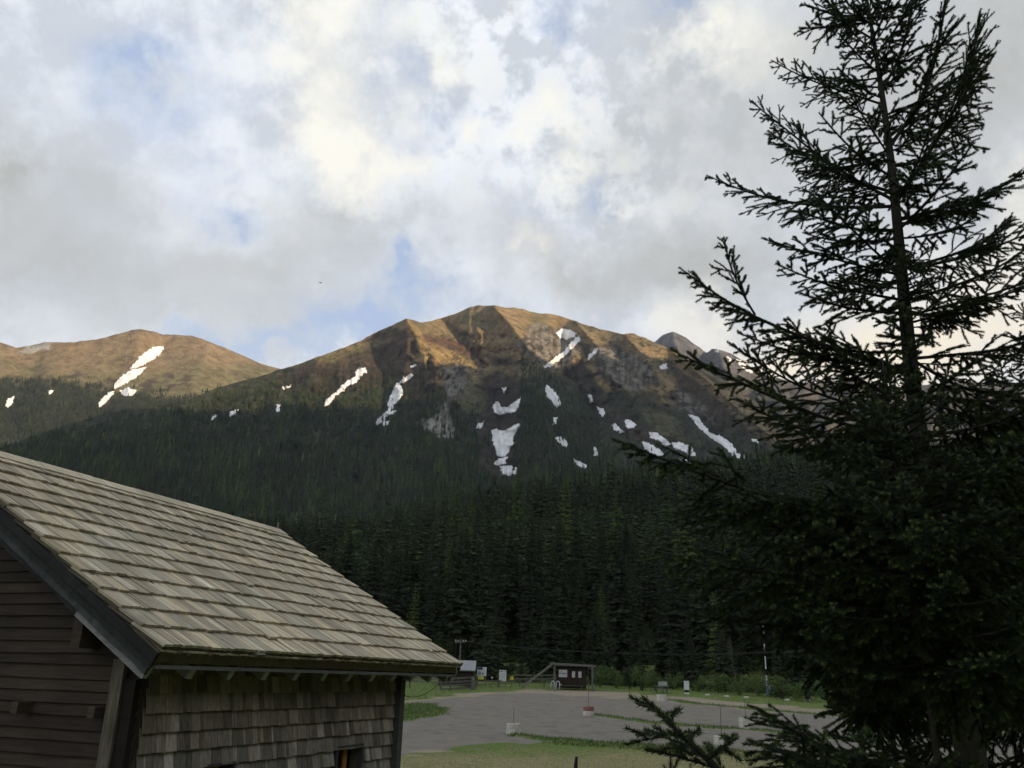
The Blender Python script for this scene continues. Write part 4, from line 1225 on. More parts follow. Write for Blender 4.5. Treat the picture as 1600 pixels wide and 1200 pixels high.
def rail_fence(pts_px, rails, hpx, label, grp=None, planks=0.1, post_every=1):
    P = [G(a, b) for a, b in pts_px]
    t = thing('rail_fence', label, 'fence', P[0], 0, grp)
    o = P[0]
    for i, q in enumerate(P):
        s = px_size(q); m = MB(); m.box(q - o + np.array([0, 0, hpx * s / 2 - 0.05]), (0.14, 0.14, hpx * s + 0.2)); m.build('post', m_postwood, t)
    for f_ in rails:
        m = MB()
        for a, b in zip(P[:-1], P[1:]):
            sa_, sb_ = px_size(a), px_size(b)
            m.beam(a - o + np.array([0, -0.1, hpx * sa_ * f_]), b - o + np.array([0, -0.1, hpx * sb_ * f_]), 0.05, planks)
        m.build('rail', m_farwood, t)
    return t


rail_fence([(688, 1079), (703, 1079), (737, 1077)], (0.15, 0.42, 0.68, 0.97), 18, 'close boarded slat fence of four grey planks beside the little hut', planks=0.17)
rail_fence([(602, 1076), (640, 1075), (688, 1078)], (0.95, 0.62), 17, 'grey two-rail fence running behind the barn corner', planks=0.16)
rail_fence([(744, 1075), (778, 1074), (812, 1073), (850, 1073), (866, 1074)], (0.9, 0.5), 11, 'thin rail fence behind the notice boards', planks=0.09)
rail_fence([(800, 1068), (830, 1068), (868, 1068)], (0.95, 0.55), 13, 'dark rail fence further back, under the sloping beam', planks=0.12)
t, s, p = place('gate_post', 'thick grey gate post with a small pale plate at the end of the slat fence', 'post', 738.5, 1078)
m = MB(); m.box((0, 0, 10 * s), (5 * s, 0.35, 20 * s)); m.build('post', m_postwood, t)
m = MB(); m.box((0.02, -0.19, 16.5 * s), (3 * s, 0.02, 3.2 * s), tint=0.9); m.build('plate', m_metal, t)
t, s, p = place('gate_post', 'slim taller gate post just right of the thick one', 'post', 743, 1078)
m = MB(); m.box((0, 0, 11.5 * s), (1.6 * s, 0.14, 23 * s), tint=0.7); m.build('post', m_postwood, t)

# little hut beyond the slat fence
t, s, p = place('storage_hut', 'low dark red hut with a grey sheet roof behind the slat fence', 'hut', 712, 1072, turn=-0.06)
W_ = 54 * s; Hh = 26 * s
m = MB(); m.box((0, 1.5, Hh / 2 - 0.1), (W_, 3.0, Hh)); m.build('wall', m_brownwood, t)
m = MB(); zt = Hh + 13 * s
m.hexa([(-W_ / 2 - 0.15, -0.4, Hh - 0.22), (W_ / 2 + 0.2, -0.4, Hh - 0.22), (W_ / 2 + 0.2, 1.5, zt - 0.1), (-W_ / 2 - 0.15, 1.5, zt - 0.1), (-W_ / 2 - 0.15, -0.4, Hh - 0.12), (W_ / 2 + 0.2, -0.4, Hh - 0.12), (W_ / 2 + 0.2, 1.5, zt), (-W_ / 2 - 0.15, 1.5, zt)])
m.hexa([(-W_ / 2 - 0.15, 1.502, zt - 0.1), (W_ / 2 + 0.2, 1.502, zt - 0.1), (W_ / 2 + 0.2, 3.4, Hh - 0.22), (-W_ / 2 - 0.15, 3.4, Hh - 0.22), (-W_ / 2 - 0.15, 1.502, zt), (W_ / 2 + 0.2, 1.502, zt), (W_ / 2 + 0.2, 3.4, Hh - 0.12), (-W_ / 2 - 0.15, 3.4, Hh - 0.12)])
for k in range(24): m.box((-W_ / 2 + k * (W_ + 0.1) / 23, 0.55, Hh - 0.11 + (zt - Hh) * 0.5 + 0.03), (0.05, 2.1, 0.03), (np.array([1, 0, 0]), np.array([0, 1.9, zt - Hh + 0.12]) / math.hypot(1.9, zt - Hh + 0.12), np.array([0, -(zt - Hh + 0.12), 1.9]) / math.hypot(1.9, zt - Hh + 0.12)), tint=0.8)
m.build('roof', m_roofmetal, t)
m = MB(); m.box((2 * s, -0.03, Hh - 3.5 * s), (25 * s, 0.04, 1.0 * s), tint=1.0); m.build('light_strip', m_metal, t)

# utility pole with a crossarm and its wires
t, s, p = place('utility_pole', 'wooden utility pole with a short crossarm rising behind the little hut', 'utility pole', 717, 1066)
topz = 65 * s
m = MB(); m.tube([(0, 0, -0.3), (0, 0, topz)], [1.3 * s, 1.0 * s], 10, tint=1.2); m.build('pole', m_postwood, t)
m = MB(); m.beam((-9.5 * s, -0.1, topz - 5.2 * s), (9.5 * s, -0.1, topz - 3.6 * s), 0.14, 2.4 * s, tint=1.3); m.build('crossarm', m_postwood, t)
m = MB()
for x_ in (-8, -4, 4, 8): m.tube([(x_ * s, -0.1, topz - 3.2 * s), (x_ * s, -0.1, topz - 1.6 * s)], 0.05, 6, tint=1.2)
m.build('insulators', m_white, t)
wz = np.array([p[0], p[1], p[2] + topz - 3 * s])
far_r = ray(1330, 1012); far_r = far_r * (84.0 / far_r[1]); far_l = ray(420, 1000); far_l = far_l * (125.0 / far_l[1])
cab = MB()
for e_, off_ in ((far_r, 0.5), (far_r, -0.5), (far_l, 0.5)):
    pts = [wz + np.array([off_, 0, 0]) + (e_ - wz) * q_ + np.array([0, 0, -1.0 * 4 * q_ * (1 - q_)]) for q_ in np.linspace(0, 1, 20)]
    cab.tube(pts, 0.014, 4)
cab.build('wires', m_cable, None)
tag(bpy.data.objects['wires'], 'thin dark overhead wires strung from the utility pole across the forest edge', 'power line')

# bin, info desk, banded pole
t, s, p = place('waste_bin', 'white upright waste bin on a dark foot at the edge of the back lawn', 'bin', 1073, 1081.5)
m = MB(); m.box((0, 0, 9.6 * s), (8 * s, 0.45, 12.6 * s)); m.box((0, 0, 16.3 * s), (8.6 * s, 0.5, 0.7 * s)); m.build('body', m_white, t)
m = MB(); m.box((0, 0, 1.4 * s), (6 * s, 0.35, 3.8 * s)); m.build('foot', m_black, t)
t, s, p = place('picnic_table', 'grey wooden picnic table half hidden behind the shrubs', 'picnic table', 1034, 1083)
m = MB(); m.box((0, 0, 10 * s), (24 * s, 0.8, 0.09)); m.build('top', m_farwood, t)
for sg in (-1, 1):
    m = MB(); m.box((0, sg * 0.75, 6 * s), (24 * s, 0.26, 0.07)); m.build('bench', m_farwood, t)
    m = MB(); m.box((sg * 8 * s, 0, 5 * s), (0.12, 1.5, 0.12)); m.box((sg * 8 * s, 0, 5 * s), (0.12, 0.14, 10 * s)); m.build('leg', m_farwood, t)
t, s, p = place('signboard', 'small pale blank signboard standing in front of the picnic table', 'sign', 1036, 1081.5)
m = MB(); m.box((0, -0.9, 12.6 * s), (13.5 * s, 0.05, 6 * s), tint=0.55); m.build('panel', m_white, t)
m = MB(); m.box((0, -0.85, 5.5 * s), (0.1, 0.08, 13 * s)); m.build('leg', m_postwood, t)
t, s, p = place('banded_pole', 'tall slim pole painted in white and dark bands, by the forest edge', 'pole', 1199.5, 1088)
n_ = 9; hz = 107 * s
for k in range(n_):
    z0 = hz * (0.2 + 0.8 * k / n_); z1 = hz * (0.2 + 0.8 * (k + 1) / n_)
    m = MB(); m.tube([(0, 0, z0), (0, 0, z1)], 0.075 - 0.003 * k, 8); m.build('band', m_white if k not in (1, 4, 6) else m_black, t)
m = MB(); m.tube([(0, 0, -0.1), (0, 0, hz * 0.2)], 0.15, 10); m.box((0.26, 0, hz * 0.11), (0.26, 0.3, hz * 0.09)); m.build('base', m_paleblue, t)
# low posts with a pale chain edge along the back lawn
st_me = None
prev = None
for k, (px, py) in enumerate([(1073, 1085), (1105, 1087), (1135, 1089.5), (1166, 1091), (1230, 1095), (1262, 1096)]):
    p = G(px, py)
    t = thing('white_stone', 'pale edging stone in the back lawn, %s from the left of its row' % ('first', 'second', 'third', 'fourth', 'fifth', 'sixth')[k], 'stone', p, face(p), 'pale edging stones on the back lawn')
    m = MB(); m.tube([(-0.25, 0, 0.0), (-0.18, 0, 0.06), (0.2, 0, 0.07), (0.3, 0, 0)], [0.03, 0.11, 0.12, 0.03], 7); m.build('stone', m_concrete, t, True)

# dark fence post stump at the bottom edge
t, s, p = place('wooden_post', 'short dark leaning post poking into view at the bottom edge', 'post', 899, 1200)
t.location = tuple(atY(899.5, 1222, 24)); s = 24.5 / FP
m = MB(); m.tube([(0, 0, -2.2), (0, 0, 0.4), (0.02, 0, 0.60)], [0.055, 0.05, 0.035], 8); m.build('post', m_black, t, True)


# shrubs ---------------------------------------------------------------------------------
def leaf_cloud(rs, n, lobes, size, flat=0.8):
    cen = rs.normal(0, 1, (lobes, 3)) * np.array([0.30, 0.26, 0.18]) + np.array([0, 0, 0.48]); rad = rs.uniform(0.14, 0.30, lobes)
    k = rs.integers(0, lobes, n); d = rs.normal(0, 1, (n, 3)); d /= np.linalg.norm(d, axis=1)[:, None]
    p = cen[k] + d * (rad[k] * rs.uniform(0.55, 1.08, n))[:, None]; p[:, 2] = np.abs(p[:, 2])
    a = rs.normal(0, 1, (n, 3)); a /= np.linalg.norm(a, axis=1)[:, None]; b = np.cross(a, rs.normal(0, 1, (n, 3))); b /= np.linalg.norm(b, axis=1)[:, None]
    sz = size * rs.uniform(0.6, 1.4, n)[:, None]
    V = np.stack([p - a * sz, p + b * sz * 0.55, p + a * sz, p - b * sz * 0.55], 1).reshape(-1, 3)
    Q = np.arange(4 * n).reshape(-1, 4)
    lobe_t = rs.uniform(0.75, 1.25, lobes)
    return V, Q, np.repeat(lobe_t[k] * rs.uniform(0.7, 1.3, n), 4)


shr = []
for k in range(4):
    V, Q, tn = leaf_cloud(rs, 1500, 16, 0.030)
    shr.append(np_mesh('foliage', V, None, Q, [m_leaf if k < 3 else m_fneedle], tn))
stem = MB()
for k in range(7):
    a_ = k * 0.9; stem.tube([(0.03 * math.cos(a_), 0.03 * math.sin(a_), -0.05), (0.12 * math.cos(a_), 0.12 * math.sin(a_), 0.3), (0.22 * math.cos(a_), 0.2 * math.sin(a_), 0.6)], [0.014, 0.01, 0.004], 5)
stem_me = stem.mesh('stems', m_bark)
for (px, py, w_, h_, k, lb) in (
        (938, 1074, 26, 30, 0, 'light green shrub just right of the hut roof'), (962, 1075, 30, 32, 1, 'light green shrub between the hut and the dark round bush'), (984, 1076, 22, 34, 3, 'dark green round bush left of the pale tall shrub'),
        (1003, 1079, 30, 38, 2, 'tall pale green shrub in front of the forest, left of the picnic table'), (1024, 1079, 20, 28, 0, 'green shrub directly behind the picnic table'), (1052, 1077, 26, 26, 1, 'low green shrub between picnic table and waste bin'),
        (1092, 1080, 30, 22, 2, 'low shrub right of the waste bin'), (1125, 1083, 32, 26, 0, 'broad shrub under the pale forest trunk'), (1155, 1086, 34, 30, 1, 'broad shrub left of the banded pole'), (1185, 1088, 28, 34, 2, 'dark shrub touching the banded pole on its left'),
        (1222, 1092, 36, 32, 0, 'shrub right of the banded pole, partly behind spruce boughs'), (640, 1060, 40, 26, 0, 'low shrub seen under the barn eave'), (676, 1058, 30, 24, 1, 'low shrub left of the little hut'), (905, 1060, 46, 30, 3, 'dark shrub rising behind the hut'),
        (840, 1062, 44, 34, 3, 'dark bush behind the sloping beam'), (790, 1062, 40, 26, 3, 'dark low bush behind the pale upright board'), (1262, 1096, 44, 36, 1, 'rightmost shrub, dim behind the big spruce'),
        (690, 1034, 26, 46, 2, 'tall greyish sapling behind the utility pole')):
    t, s, p = place('shrub', lb, 'shrub', px, py, 'shrubs along the forest edge')
    t.scale = (w_ * s * 1.15, w_ * s * 1.0, h_ * s * 1.1); t.rotation_euler.z = random.random() * 6
    link('foliage', shr[k], t); link('stems', stem_me, t)

# low undergrowth between the lawn and the first trees
n_ = 420; pxs_ = rng.uniform(560, 1330, n_); Vs = []; Cs = []
for q in range(n_):
    d = ray(pxs_[q], 1060); d = d / math.hypot(d[0], d[1]); r_ = np.interp(pxs_[q], [560, 900, 1250], [114, 110, 101]) + rng.uniform(0, 26)
    x_, y_ = d[0] * r_, d[1] * r_; z_ = float(H(np.array([x_]), np.array([y_]))[0]); V, Q, tn = leaf_cloud(rng, 90, 5, 0.075)
    w_ = rng.uniform(1.2, 3.2); h_ = rng.uniform(0.6, 2.2); Vs.append(V * np.array([w_, w_, h_]) + np.array([x_, y_, z_ - 0.1])); Cs.append(tn * rng.uniform(0.35, 0.95))
V = np.concatenate(Vs)
tag(link('undergrowth', np_mesh('undergrowth', V, None, np.arange(len(V)).reshape(-1, 4), [m_leaf], np.concatenate(Cs))), 'low green undergrowth spreading under the forest edge', 'undergrowth', kind='stuff')

# grass tufts on the turf banks and coarse lawn blades
sel = np.nonzero((fineLot < 0.4) & (fineDirt < 0.3) & (fineHump > 0.02))[0]; sel2 = np.nonzero((fineLot < 0.15) & (fineDirt < 0.2) & (finePY > 1158))[0]; sel3 = np.nonzero((fineLot < 0.15) & (fineDirt < 0.2) & (finePY < 1100) & (finePX > 600))[0]
ii = np.concatenate([rng.choice(sel, 16000), rng.choice(sel2, 16000), rng.choice(sel3, 9000)])
hg = np.concatenate([rng.uniform(0.05, 0.20, 16000), rng.uniform(0.015, 0.045, 16000), rng.uniform(0.05, 0.22, 9000)])
P0 = fineV[ii] + np.stack([rng.normal(0, 0.06, len(ii)), rng.normal(0, 0.1, len(ii)), np.zeros(len(ii))], 1)
a_ = rng.uniform(0, 6.28, len(ii)); wv = np.stack([np.cos(a_), np.sin(a_), a_ * 0], 1) * rng.uniform(0.01, 0.03, len(ii))[:, None]
tipv = np.stack([rng.normal(0, 0.35, len(ii)), rng.normal(0, 0.35, len(ii)), np.ones(len(ii))], 1) * hg[:, None]
V = np.stack([P0 - wv - [0, 0, .02], P0 + wv - [0, 0, .02], P0 + tipv], 1).reshape(-1, 3)
tn = rng.uniform(0.6, 1.15, len(ii))[:, None] * np.array([1, 1, 1.0]); dr = fineDry[ii][:, None]; tn = tn * (1 - dr) + tn * np.array([1.7, 1.25, 1.5]) * dr
tag(link('grass', np_mesh('grass', V, np.arange(len(V)).reshape(-1, 3), None, [m_leaf], np.repeat(tn * 1.15, 3, 0))), 'short tufty grass on the turf banks and lawns round the car park', 'grass', kind='stuff')

# bird
t = thing('bird', 'tiny dark bird gliding in the sky left of the summit', 'bird', atY(500.5, 442, 95), 0.3)
m = MB(); s = 0.075
m.add([(-0.55, 0.1, 0.16), (-0.25, -0.1, 0.13), (0, -0.16, 0.02), (0.25, -0.1, 0.13), (0.55, 0.1, 0.16), (0.22, 0.12, 0.11), (0, 0.16, 0.02), (-0.22, 0.12, 0.11)], [], [(0, 1, 7), (1, 2, 7), (2, 6, 7), (2, 5, 6), (2, 3, 5), (3, 4, 5)], tint=1.0)
m.tube([(0, -0.28, 0), (0, -0.2, 0.01), (0, 0, 0), (0, 0.18, 0), (0, 0.34, 0)], [0.01, 0.05, 0.07, 0.04, 0.06], 8, tint=1)
m.build('body', m_black, t); t.scale = (0.55, 0.55, 0.55)


# ------------------------------------------------------------------ the near spruces
def needles(p0, p1, dens, length, width, rs, tipmask=None):
    L = np.linalg.norm(p1 - p0, axis=1); n = np.maximum(1, (L * dens).astype(int))
    idx = np.repeat(np.arange(len(L)), n); t = rs.random(len(idx))
    d = (p1 - p0)[idx] / L[idx][:, None]
    p = p0[idx] + (p1 - p0)[idx] * t[:, None]
    r_ = rs.normal(0, 1, (len(idx), 3)); r_[:, 2] += 0.35
    r_ -= d * (r_ * d).sum(1)[:, None]; r_ /= np.linalg.norm(r_, axis=1)[:, None]
    ln = length * rs.uniform(0.7, 1.15, len(idx))
    tip = p + (r_ * 0.80 + d * 0.60) * ln[:, None]
    w_ = np.cross(r_, d) * width / 2
    return np.stack([p - w_, p + w_, tip], 1), idx


def branch_mesh(L, seed, hang=0.3, fresh=0.0, dens=1200, nl=0.029, nw=0.0075, bushy=1.0):
    rs = np.random.default_rng(seed)
    n = 18; t = np.linspace(0, 1, n)
    ph = rs.uniform(0, 6.28); sag = rs.uniform(0.015, 0.075)
    ax = np.stack([L * t, 0.02 * L * np.sin(3 * t + ph) * t, -sag * L * np.sin(np.pi * t) + 0.01 * L * np.sin(7 * t + ph) * t], 1)
    ax -= np.outer(t, ax[-1] - np.array([L, 0, 0]))

    def at(s):
        i = min(int(s * (n - 1)), n - 2); f = s * (n - 1) - i
        return ax[i] * (1 - f) + ax[i + 1] * f, (ax[i + 1] - ax[i]) / np.linalg.norm(ax[i + 1] - ax[i])
    wood_ = MB(); rb0 = 0.005 + 0.0062 * L
    wood_.tube(list(ax), list(rb0 * (1 - t) ** 0.8 + 0.0028), 6, tint=0.9)
    S0 = []; S1 = []; FR = []
    for i in range(n - 1):
        if t[i] > 0.14: S0.append(ax[i]); S1.append(ax[i + 1]); FR.append(t[i + 1])
    s = 0.10; k = 0; step = 0.072 / L / bushy
    while s < 0.985:
        p, d = at(s)
        sg = 1 if k % 2 else -1
        l2 = (0.38 * L * (1 - s) ** 0.85 * min(1, 0.35 + s * 2.2) + 0.07) * rs.uniform(0.55, 1.15)
        if s < 0.3 and rs.random() < 0.35: l2 *= 0.5
        ang_ = R(rs.uniform(38, 62)); side = np.array([-d[1], d[0], 0]); side /= np.linalg.norm(side); side *= sg
        up_ = np.array([0, 0, 1.0])
        el_ = rs.normal(0.10, 0.35) - (hang * (1 - s) if s < 0.85 else 0)
        dd = d * math.cos(ang_) + side * math.sin(ang_) * 1.0 + up_ * el_; dd /= np.linalg.norm(dd)
        m2 = 6 if l2 > 0.25 else 3
        q = [p]
        for j in range(m2):
            f = (j + 1) / m2
            step_d = dd + up_ * (-hang * 0.9 * f * min(1, l2 * 2.2)) + d * 0.25 * f + rs.normal(0, 0.06, 3); step_d /= np.linalg.norm(step_d)
            q.append(q[-1] + step_d * l2 / m2)
        wood_.tube(q, list(np.linspace(0.0042, 0.0016, len(q)) * (0.7 + l2)), 3, cap=False, tint=0.9)
        for j in range(m2): S0.append(q[j]); S1.append(q[j + 1]); FR.append((j + 1) / m2 * 0.999)
        # side shoots
        if l2 > 0.12:
            u = 0.18; kk = 0
            while u < 0.95:
                i = min(int(u * m2), m2 - 1); f = u * m2 - i
                p3 = q[i] * (1 - f) + q[i + 1] * f; d3 = (q[i + 1] - q[i]); d3 /= np.linalg.norm(d3)
                sd = np.cross(d3, up_ + rs.normal(0, 0.5, 3)); sd /= np.linalg.norm(sd); sd *= (1 if kk % 2 else -1)
                l3 = (0.50 * l2 * (1 - u) + 0.045) * rs.uniform(0.6, 1.2)
                e = d3 * 0.72 + sd * 0.70 + up_ * rs.normal(-0.22 * hang, 0.22); e /= np.linalg.norm(e)
                mid = p3 + e * l3 * 0.5; e2 = e + up_ * -0.25 * hang + d3 * 0.2; e2 /= np.linalg.norm(e2)
                S0 += [p3, mid]; S1 += [mid, mid + e2 * l3 * 0.5]; FR += [0.5, 1.0]
                u += 0.092 / l2 / bushy * rs.uniform(0.8, 1.25); kk += 1
        s += step * rs.uniform(0.75, 1.25); k += 1
    S0 = np.array(S0); S1 = np.array(S1); FR = np.array(FR)
    N_, idx = needles(S0, S1, dens, nl, nw, rs)
    V = N_.reshape(-1, 3); T = np.arange(len(V)).reshape(-1, 3)
    tn = rs.uniform(0.7, 1.25, len(T))
    tn = np.repeat(tn[:, None], 3, 1)
    fr = (FR[idx] > 0.97) & (rs.random(len(idx)) < fresh)
    tn[fr] *= np.array([2.6, 2.6, 1.4])
    # join wood and needles
    wV = np.concatenate(wood_.V); wQ = np.concatenate(wood_.Q); wT = np.concatenate(wood_.T); nW = len(wV)
    allV = np.concatenate([wV, V]); tris = np.concatenate([wT, T + nW])
    mi = np.concatenate([np.zeros(len(wT)), np.ones(len(T)), np.zeros(len(wQ))]).astype(int)
    tint = np.concatenate([np.full((nW, 3), 0.8), np.repeat(tn, 3, 0)])
    me = np_mesh('branch', allV, tris, wQ, [m_bark, m_needle], tint, mi); ARR[me.name] = (allV, tris, wQ, tint, mi)
    return me


PROT = {}; ARR = {}
for (L, c) in ((0.5, 3), (0.95, 4), (1.6, 5), (2.3, 5), (3.1, 2)):
    PROT[L] = [branch_mesh(L, int(L * 100) + k, 0.30 if L < 1 else 0.42, 0.35, dens=1250 if L < 2 else 1000) for k in range(c)]
PROT['d'] = [branch_mesh(1.7, 900 + k, 0.95, 0.5, dens=1500, nw=0.0075, bushy=1.25) for k in range(3)]     # hanging boughs of the lower crown


def add_branch(tree, org, root, tip, kind_=None, twist=None, lenk=1.0):
    root = np.asarray(root, float); tip = np.asarray(tip, float)
    d = tip - root; L = np.linalg.norm(d)
    key = kind_ or min((k for k in PROT if k != 'd'), key=lambda k: abs(k - L) / k)
    base = 1.7 if key == 'd' else key
    me = random.choice(PROT[key]); s = L / base
    x = Vector(d).normalized(); z = Vector((0, 0, 1)); y = z.cross(x)
    if y.length < 0.05: y = Vector((0, 1, 0))
    y.normalize(); z = x.cross(y)
    Mx = Matrix((x, y, z)).transposed().to_4x4()
    Mx = Mx @ Matrix.Rotation(R(random.uniform(-22, 22)) if twist is None else twist, 4, 'X')
    flip = -1 if random.random() < 0.5 else 1
    sc = Matrix.Diagonal((s, s * flip * random.uniform(0.9, 1.1), s, 1))
    o = link('branch', me, tree)
    o.matrix_local = Matrix.Translation(Vector(root - org)) @ Mx @ sc
    return o


def trunk_of(tree, org, topz, rb_, bend=0.03, name='trunk'):
    m = MB(); zz_ = np.linspace(-0.1, topz, 26)
    pts = [(bend * math.sin(z_ * 0.8), bend * math.cos(z_ * 1.1), z_) for z_ in zz_]
    m.tube(pts, list(rb_ * (1 - zz_ / (topz + 0.02)).clip(0, 1) ** 1.25 + 0.006), 10); return m.build(name, m_bark, tree, True)


random.seed(21)
HY = 8.0
hx = atY(1431, 586, HY)[0]
hz0 = float(H(np.array([hx]), np.array([HY]))[0])
horg = np.array([hx, HY, hz0])
hero = thing('spruce_tree', 'big dark spruce in the right foreground, its open top reaching out of the picture', 'tree', horg)
trunk_of(hero, horg, 12.2, 0.165)


def trunk_z(py):
    lo, hi = -3.0, 12.0
    for _ in range(40):
        mid = (lo + hi) / 2
        if proj(np.array([hx, HY, mid]))[1] > py: lo = mid
        else: hi = mid
    return lo


specs = [(28, 1252, 6, .25), (34, 1249, 44, -.25), (60, 1270, -30, .3), (162, 1205, 94, .1), (110, 1310, 52, -.5), (312, 1171, 156, .2), (250, 1245, 268, -.5), (322, 1104, 274, -.1), (300, 1200, 205, .7),
         (430, 1190, 372, .3), (585, 1061, 418, .35), (470, 1212, 412, -.4), (580, 1153, 520, .4), (660, 1137, 535, -.3), (690, 1049, 547, -.2), (690, 1150, 622, -.7), (640, 1225, 500, .9), (360, 1240, 330, -.6),
         (790, 957, 686, -1.2), (1335, 1004, 1090, -2.6), (1199, 1180, 1106, -1.6), (1199, 1170, 1157, -2.2), (850, 1012, 868, -1.2), (800, 1034, 800, -.9), (780, 1060, 770, -.6), (900, 1040, 905, -.8), (950, 1075, 960, -.4), (820, 1100, 850, .5),
         (148, 1428, -12, .1), (236, 1478, -6, .1), (322, 1531, 22, .1), (215, 1540, 78, .4), (345, 1612, 262, .1), (262, 1508, 236, -.4), (350, 1560, 300, -.9), (470, 1630, 368, .2), (505, 1625, 440, -.5), (420, 1580, 345, .7), (90, 1470, -60, -.3), (560, 1640, 520, .3)]
nb = 0
for (ry, tx, ty, dy) in specs:
    root = np.array([hx, HY, trunk_z(ry)]) if ry < 1200 else np.array([hx, HY, -0.9 - (ry - 1290) / 60.0])
    tip = atY(tx, ty, HY + dy)
    add_branch(hero, horg, root, tip, twist=0.0 if ry > 1200 else None); nb += 1
# two upright shoots on the long left boughs
add_branch(hero, horg, atY(1180, 492, HY + 0.25), atY(1131, 371, HY + 0.25)); add_branch(hero, horg, atY(1216, 600, HY - 0.3), atY(1175, 545, HY - 0.3)); nb += 2


def clear_left(tip_fn, Lr, lim_x):
    for _ in range(12):
        P = tip_fn(Lr); qx, qy = proj(P)
        if P[1] < 1.5 or qx > np.interp(qy, [0, 150, 300, 420, 560, 700, 800, 900, 960, 1000, 1060, 1100, 1200], lim_x): break
        Lr *= 0.88
    return Lr


LIMX = [1290, 1235, 1190, 1150, 1180, 1120, 1070, 1075, 1170, 1235, 1270, 1285, 1290]


def inner_twigs(tree, org, x_, y_, z0, z1, n, keys=(0.5, 0.95)):
    """short inner shoots close to the trunk, one mesh"""
    Vs = []; Ts = []; Qs = []; Cs = []; Ms = []; Mq = []; nv = 0; a_ = 0
    for k in range(n):
        me = random.choice(PROT[keys[k % 2]]); V_, T_, Q_, c_, mi_ = ARR[me.name]
        a_ += 2.4 + random.uniform(-.5, .5); z_ = z0 + (z1 - z0) * (k + 0.5) / n; el = R(random.uniform(-15, 35))
        x = Vector((math.cos(a_) * math.cos(el), math.sin(a_) * math.cos(el), math.sin(el))); y = Vector((0, 0, 1)).cross(x).normalized(); z3 = x.cross(y)
        Mx = np.array(Matrix((x, y, z3)).transposed()); s_ = random.uniform(0.6, 1.1)
        P = (V_ * s_) @ Mx.T + np.array([x_ - org[0], y_ - org[1], z_ - org[2]])
        Vs.append(P); Ts.append(T_ + nv); Qs.append(Q_ + nv); Cs.append(c_); Ms.append(mi_[:len(T_)]); Mq.append(mi_[len(T_):]); nv += len(P)
    o = link('inner_twigs', np_mesh('inner_twigs', np.concatenate(Vs), np.concatenate(Ts), np.concatenate(Qs), [m_bark, m_needle], np.concatenate(Cs), np.concatenate(Ms + Mq)), tree)
    o['kind'] = 'stuff'


def envelope(z): return max(0.25, min(2.35, (8.9 - z) * 0.40))


z = 8.3; a_ = 0.3
while nb < 99 and z > -0.35:
    for k in range(3 if z > 4 else 4):
        a_ += 2.4 + random.uniform(-0.3, 0.3)
        Lr = envelope(z) * random.uniform(0.55, 0.92)
        if z < 0.9: Lr *= 0.66
        left = math.cos(a_) < -0.2
        if left: Lr *= 0.85
        elif z > 4.8: Lr *= 0.72
        el = np.interp(z, [-1, 1.5, 3.5, 5.5, 8], [-22, -8, 8, 24, 42]) + random.uniform(-8, 8)
        d = np.array([math.cos(a_) * math.cos(R(el)), math.sin(a_) * math.cos(R(el)), math.sin(R(el))]) * Lr
        root = np.array([hx, HY, z + random.uniform(-0.1, 0.1)])
        u_ = d / Lr; L2 = clear_left(lambda l: root + u_ * (l + 0.12), Lr, LIMX); d = u_ * L2
        if nb < 99: add_branch(hero, horg, root, root + d, 'd' if (z < 2.4 and random.random() < 0.75) else None); nb += 1
    z -= 0.47 if z > 3 else 0.36
inner_twigs(hero, horg, hx, HY, 1.5, 8.6, 56)


def young(org_px, Y_, apex_py, env_k, maxL, label, n, rk, name='spruce_tree', el0=20, kinds=None, zmin=-1.6):
    x_ = atY(org_px, apex_py, Y_)[0]; za = atY(org_px, apex_py, Y_)[2]
    org = np.array([x_, Y_, float(H(np.array([x_]), np.array([Y_]))[0])])
    t = thing(name, label, 'tree', org)
    trunk_of(t, org, za - org[2], rk * 0.8, 0.02)
    add_branch(t, org, (x_, Y_, za - 0.35), (x_, Y_ + 0.02, za + 0.10))
    a_ = random.random() * 6
    for k in range(n):
        f = (k + 0.5) / n; z_ = za - 0.12 - (za - zmin) * f ** 0.85
        a_ += 2.4 + random.uniform(-0.4, 0.4)
        Lr = min(maxL, 0.18 + (za - z_) * env_k) * random.uniform(0.7, 1.1)
        el = np.interp(za - z_, [0, 1, 3, 6], [48, el0, 0, -16]) + random.uniform(-7, 7)
        d = np.array([math.cos(a_) * math.cos(R(el)), math.sin(a_) * math.cos(R(el)), math.sin(R(el))]) * Lr
        u_ = d / Lr; d = u_ * clear_left(lambda l: np.array([x_, Y_, z_]) + u_ * (l + 0.12), Lr, LIMX)
        add_branch(t, org, (x_, Y_, z_), np.array([x_, Y_, z_]) + d, 'd' if (za - z_ > 1.8 and random.random() < 0.7) else None)
    return t


young(1384, 6.9, 560, 0.55, 1.75, 'younger spruce growing in front of the big one, its top against the trunk', 92, 0.05, zmin=0.15)
young(1655, 10.2, 395, 0.62, 2.8, 'dense dark spruce at the right edge behind the big one', 98, 0.12)
young(1560, 12.5, 560, 0.70, 3.0, 'broad dark spruce filling the gap behind the big trunk at lower right', 92, 0.10, zmin=-0.1)
young(1305, 9.6, 752, 0.62, 2.0, 'low dark spruce left of the big trunk behind its lower boughs', 90, 0.06, zmin=-0.2)
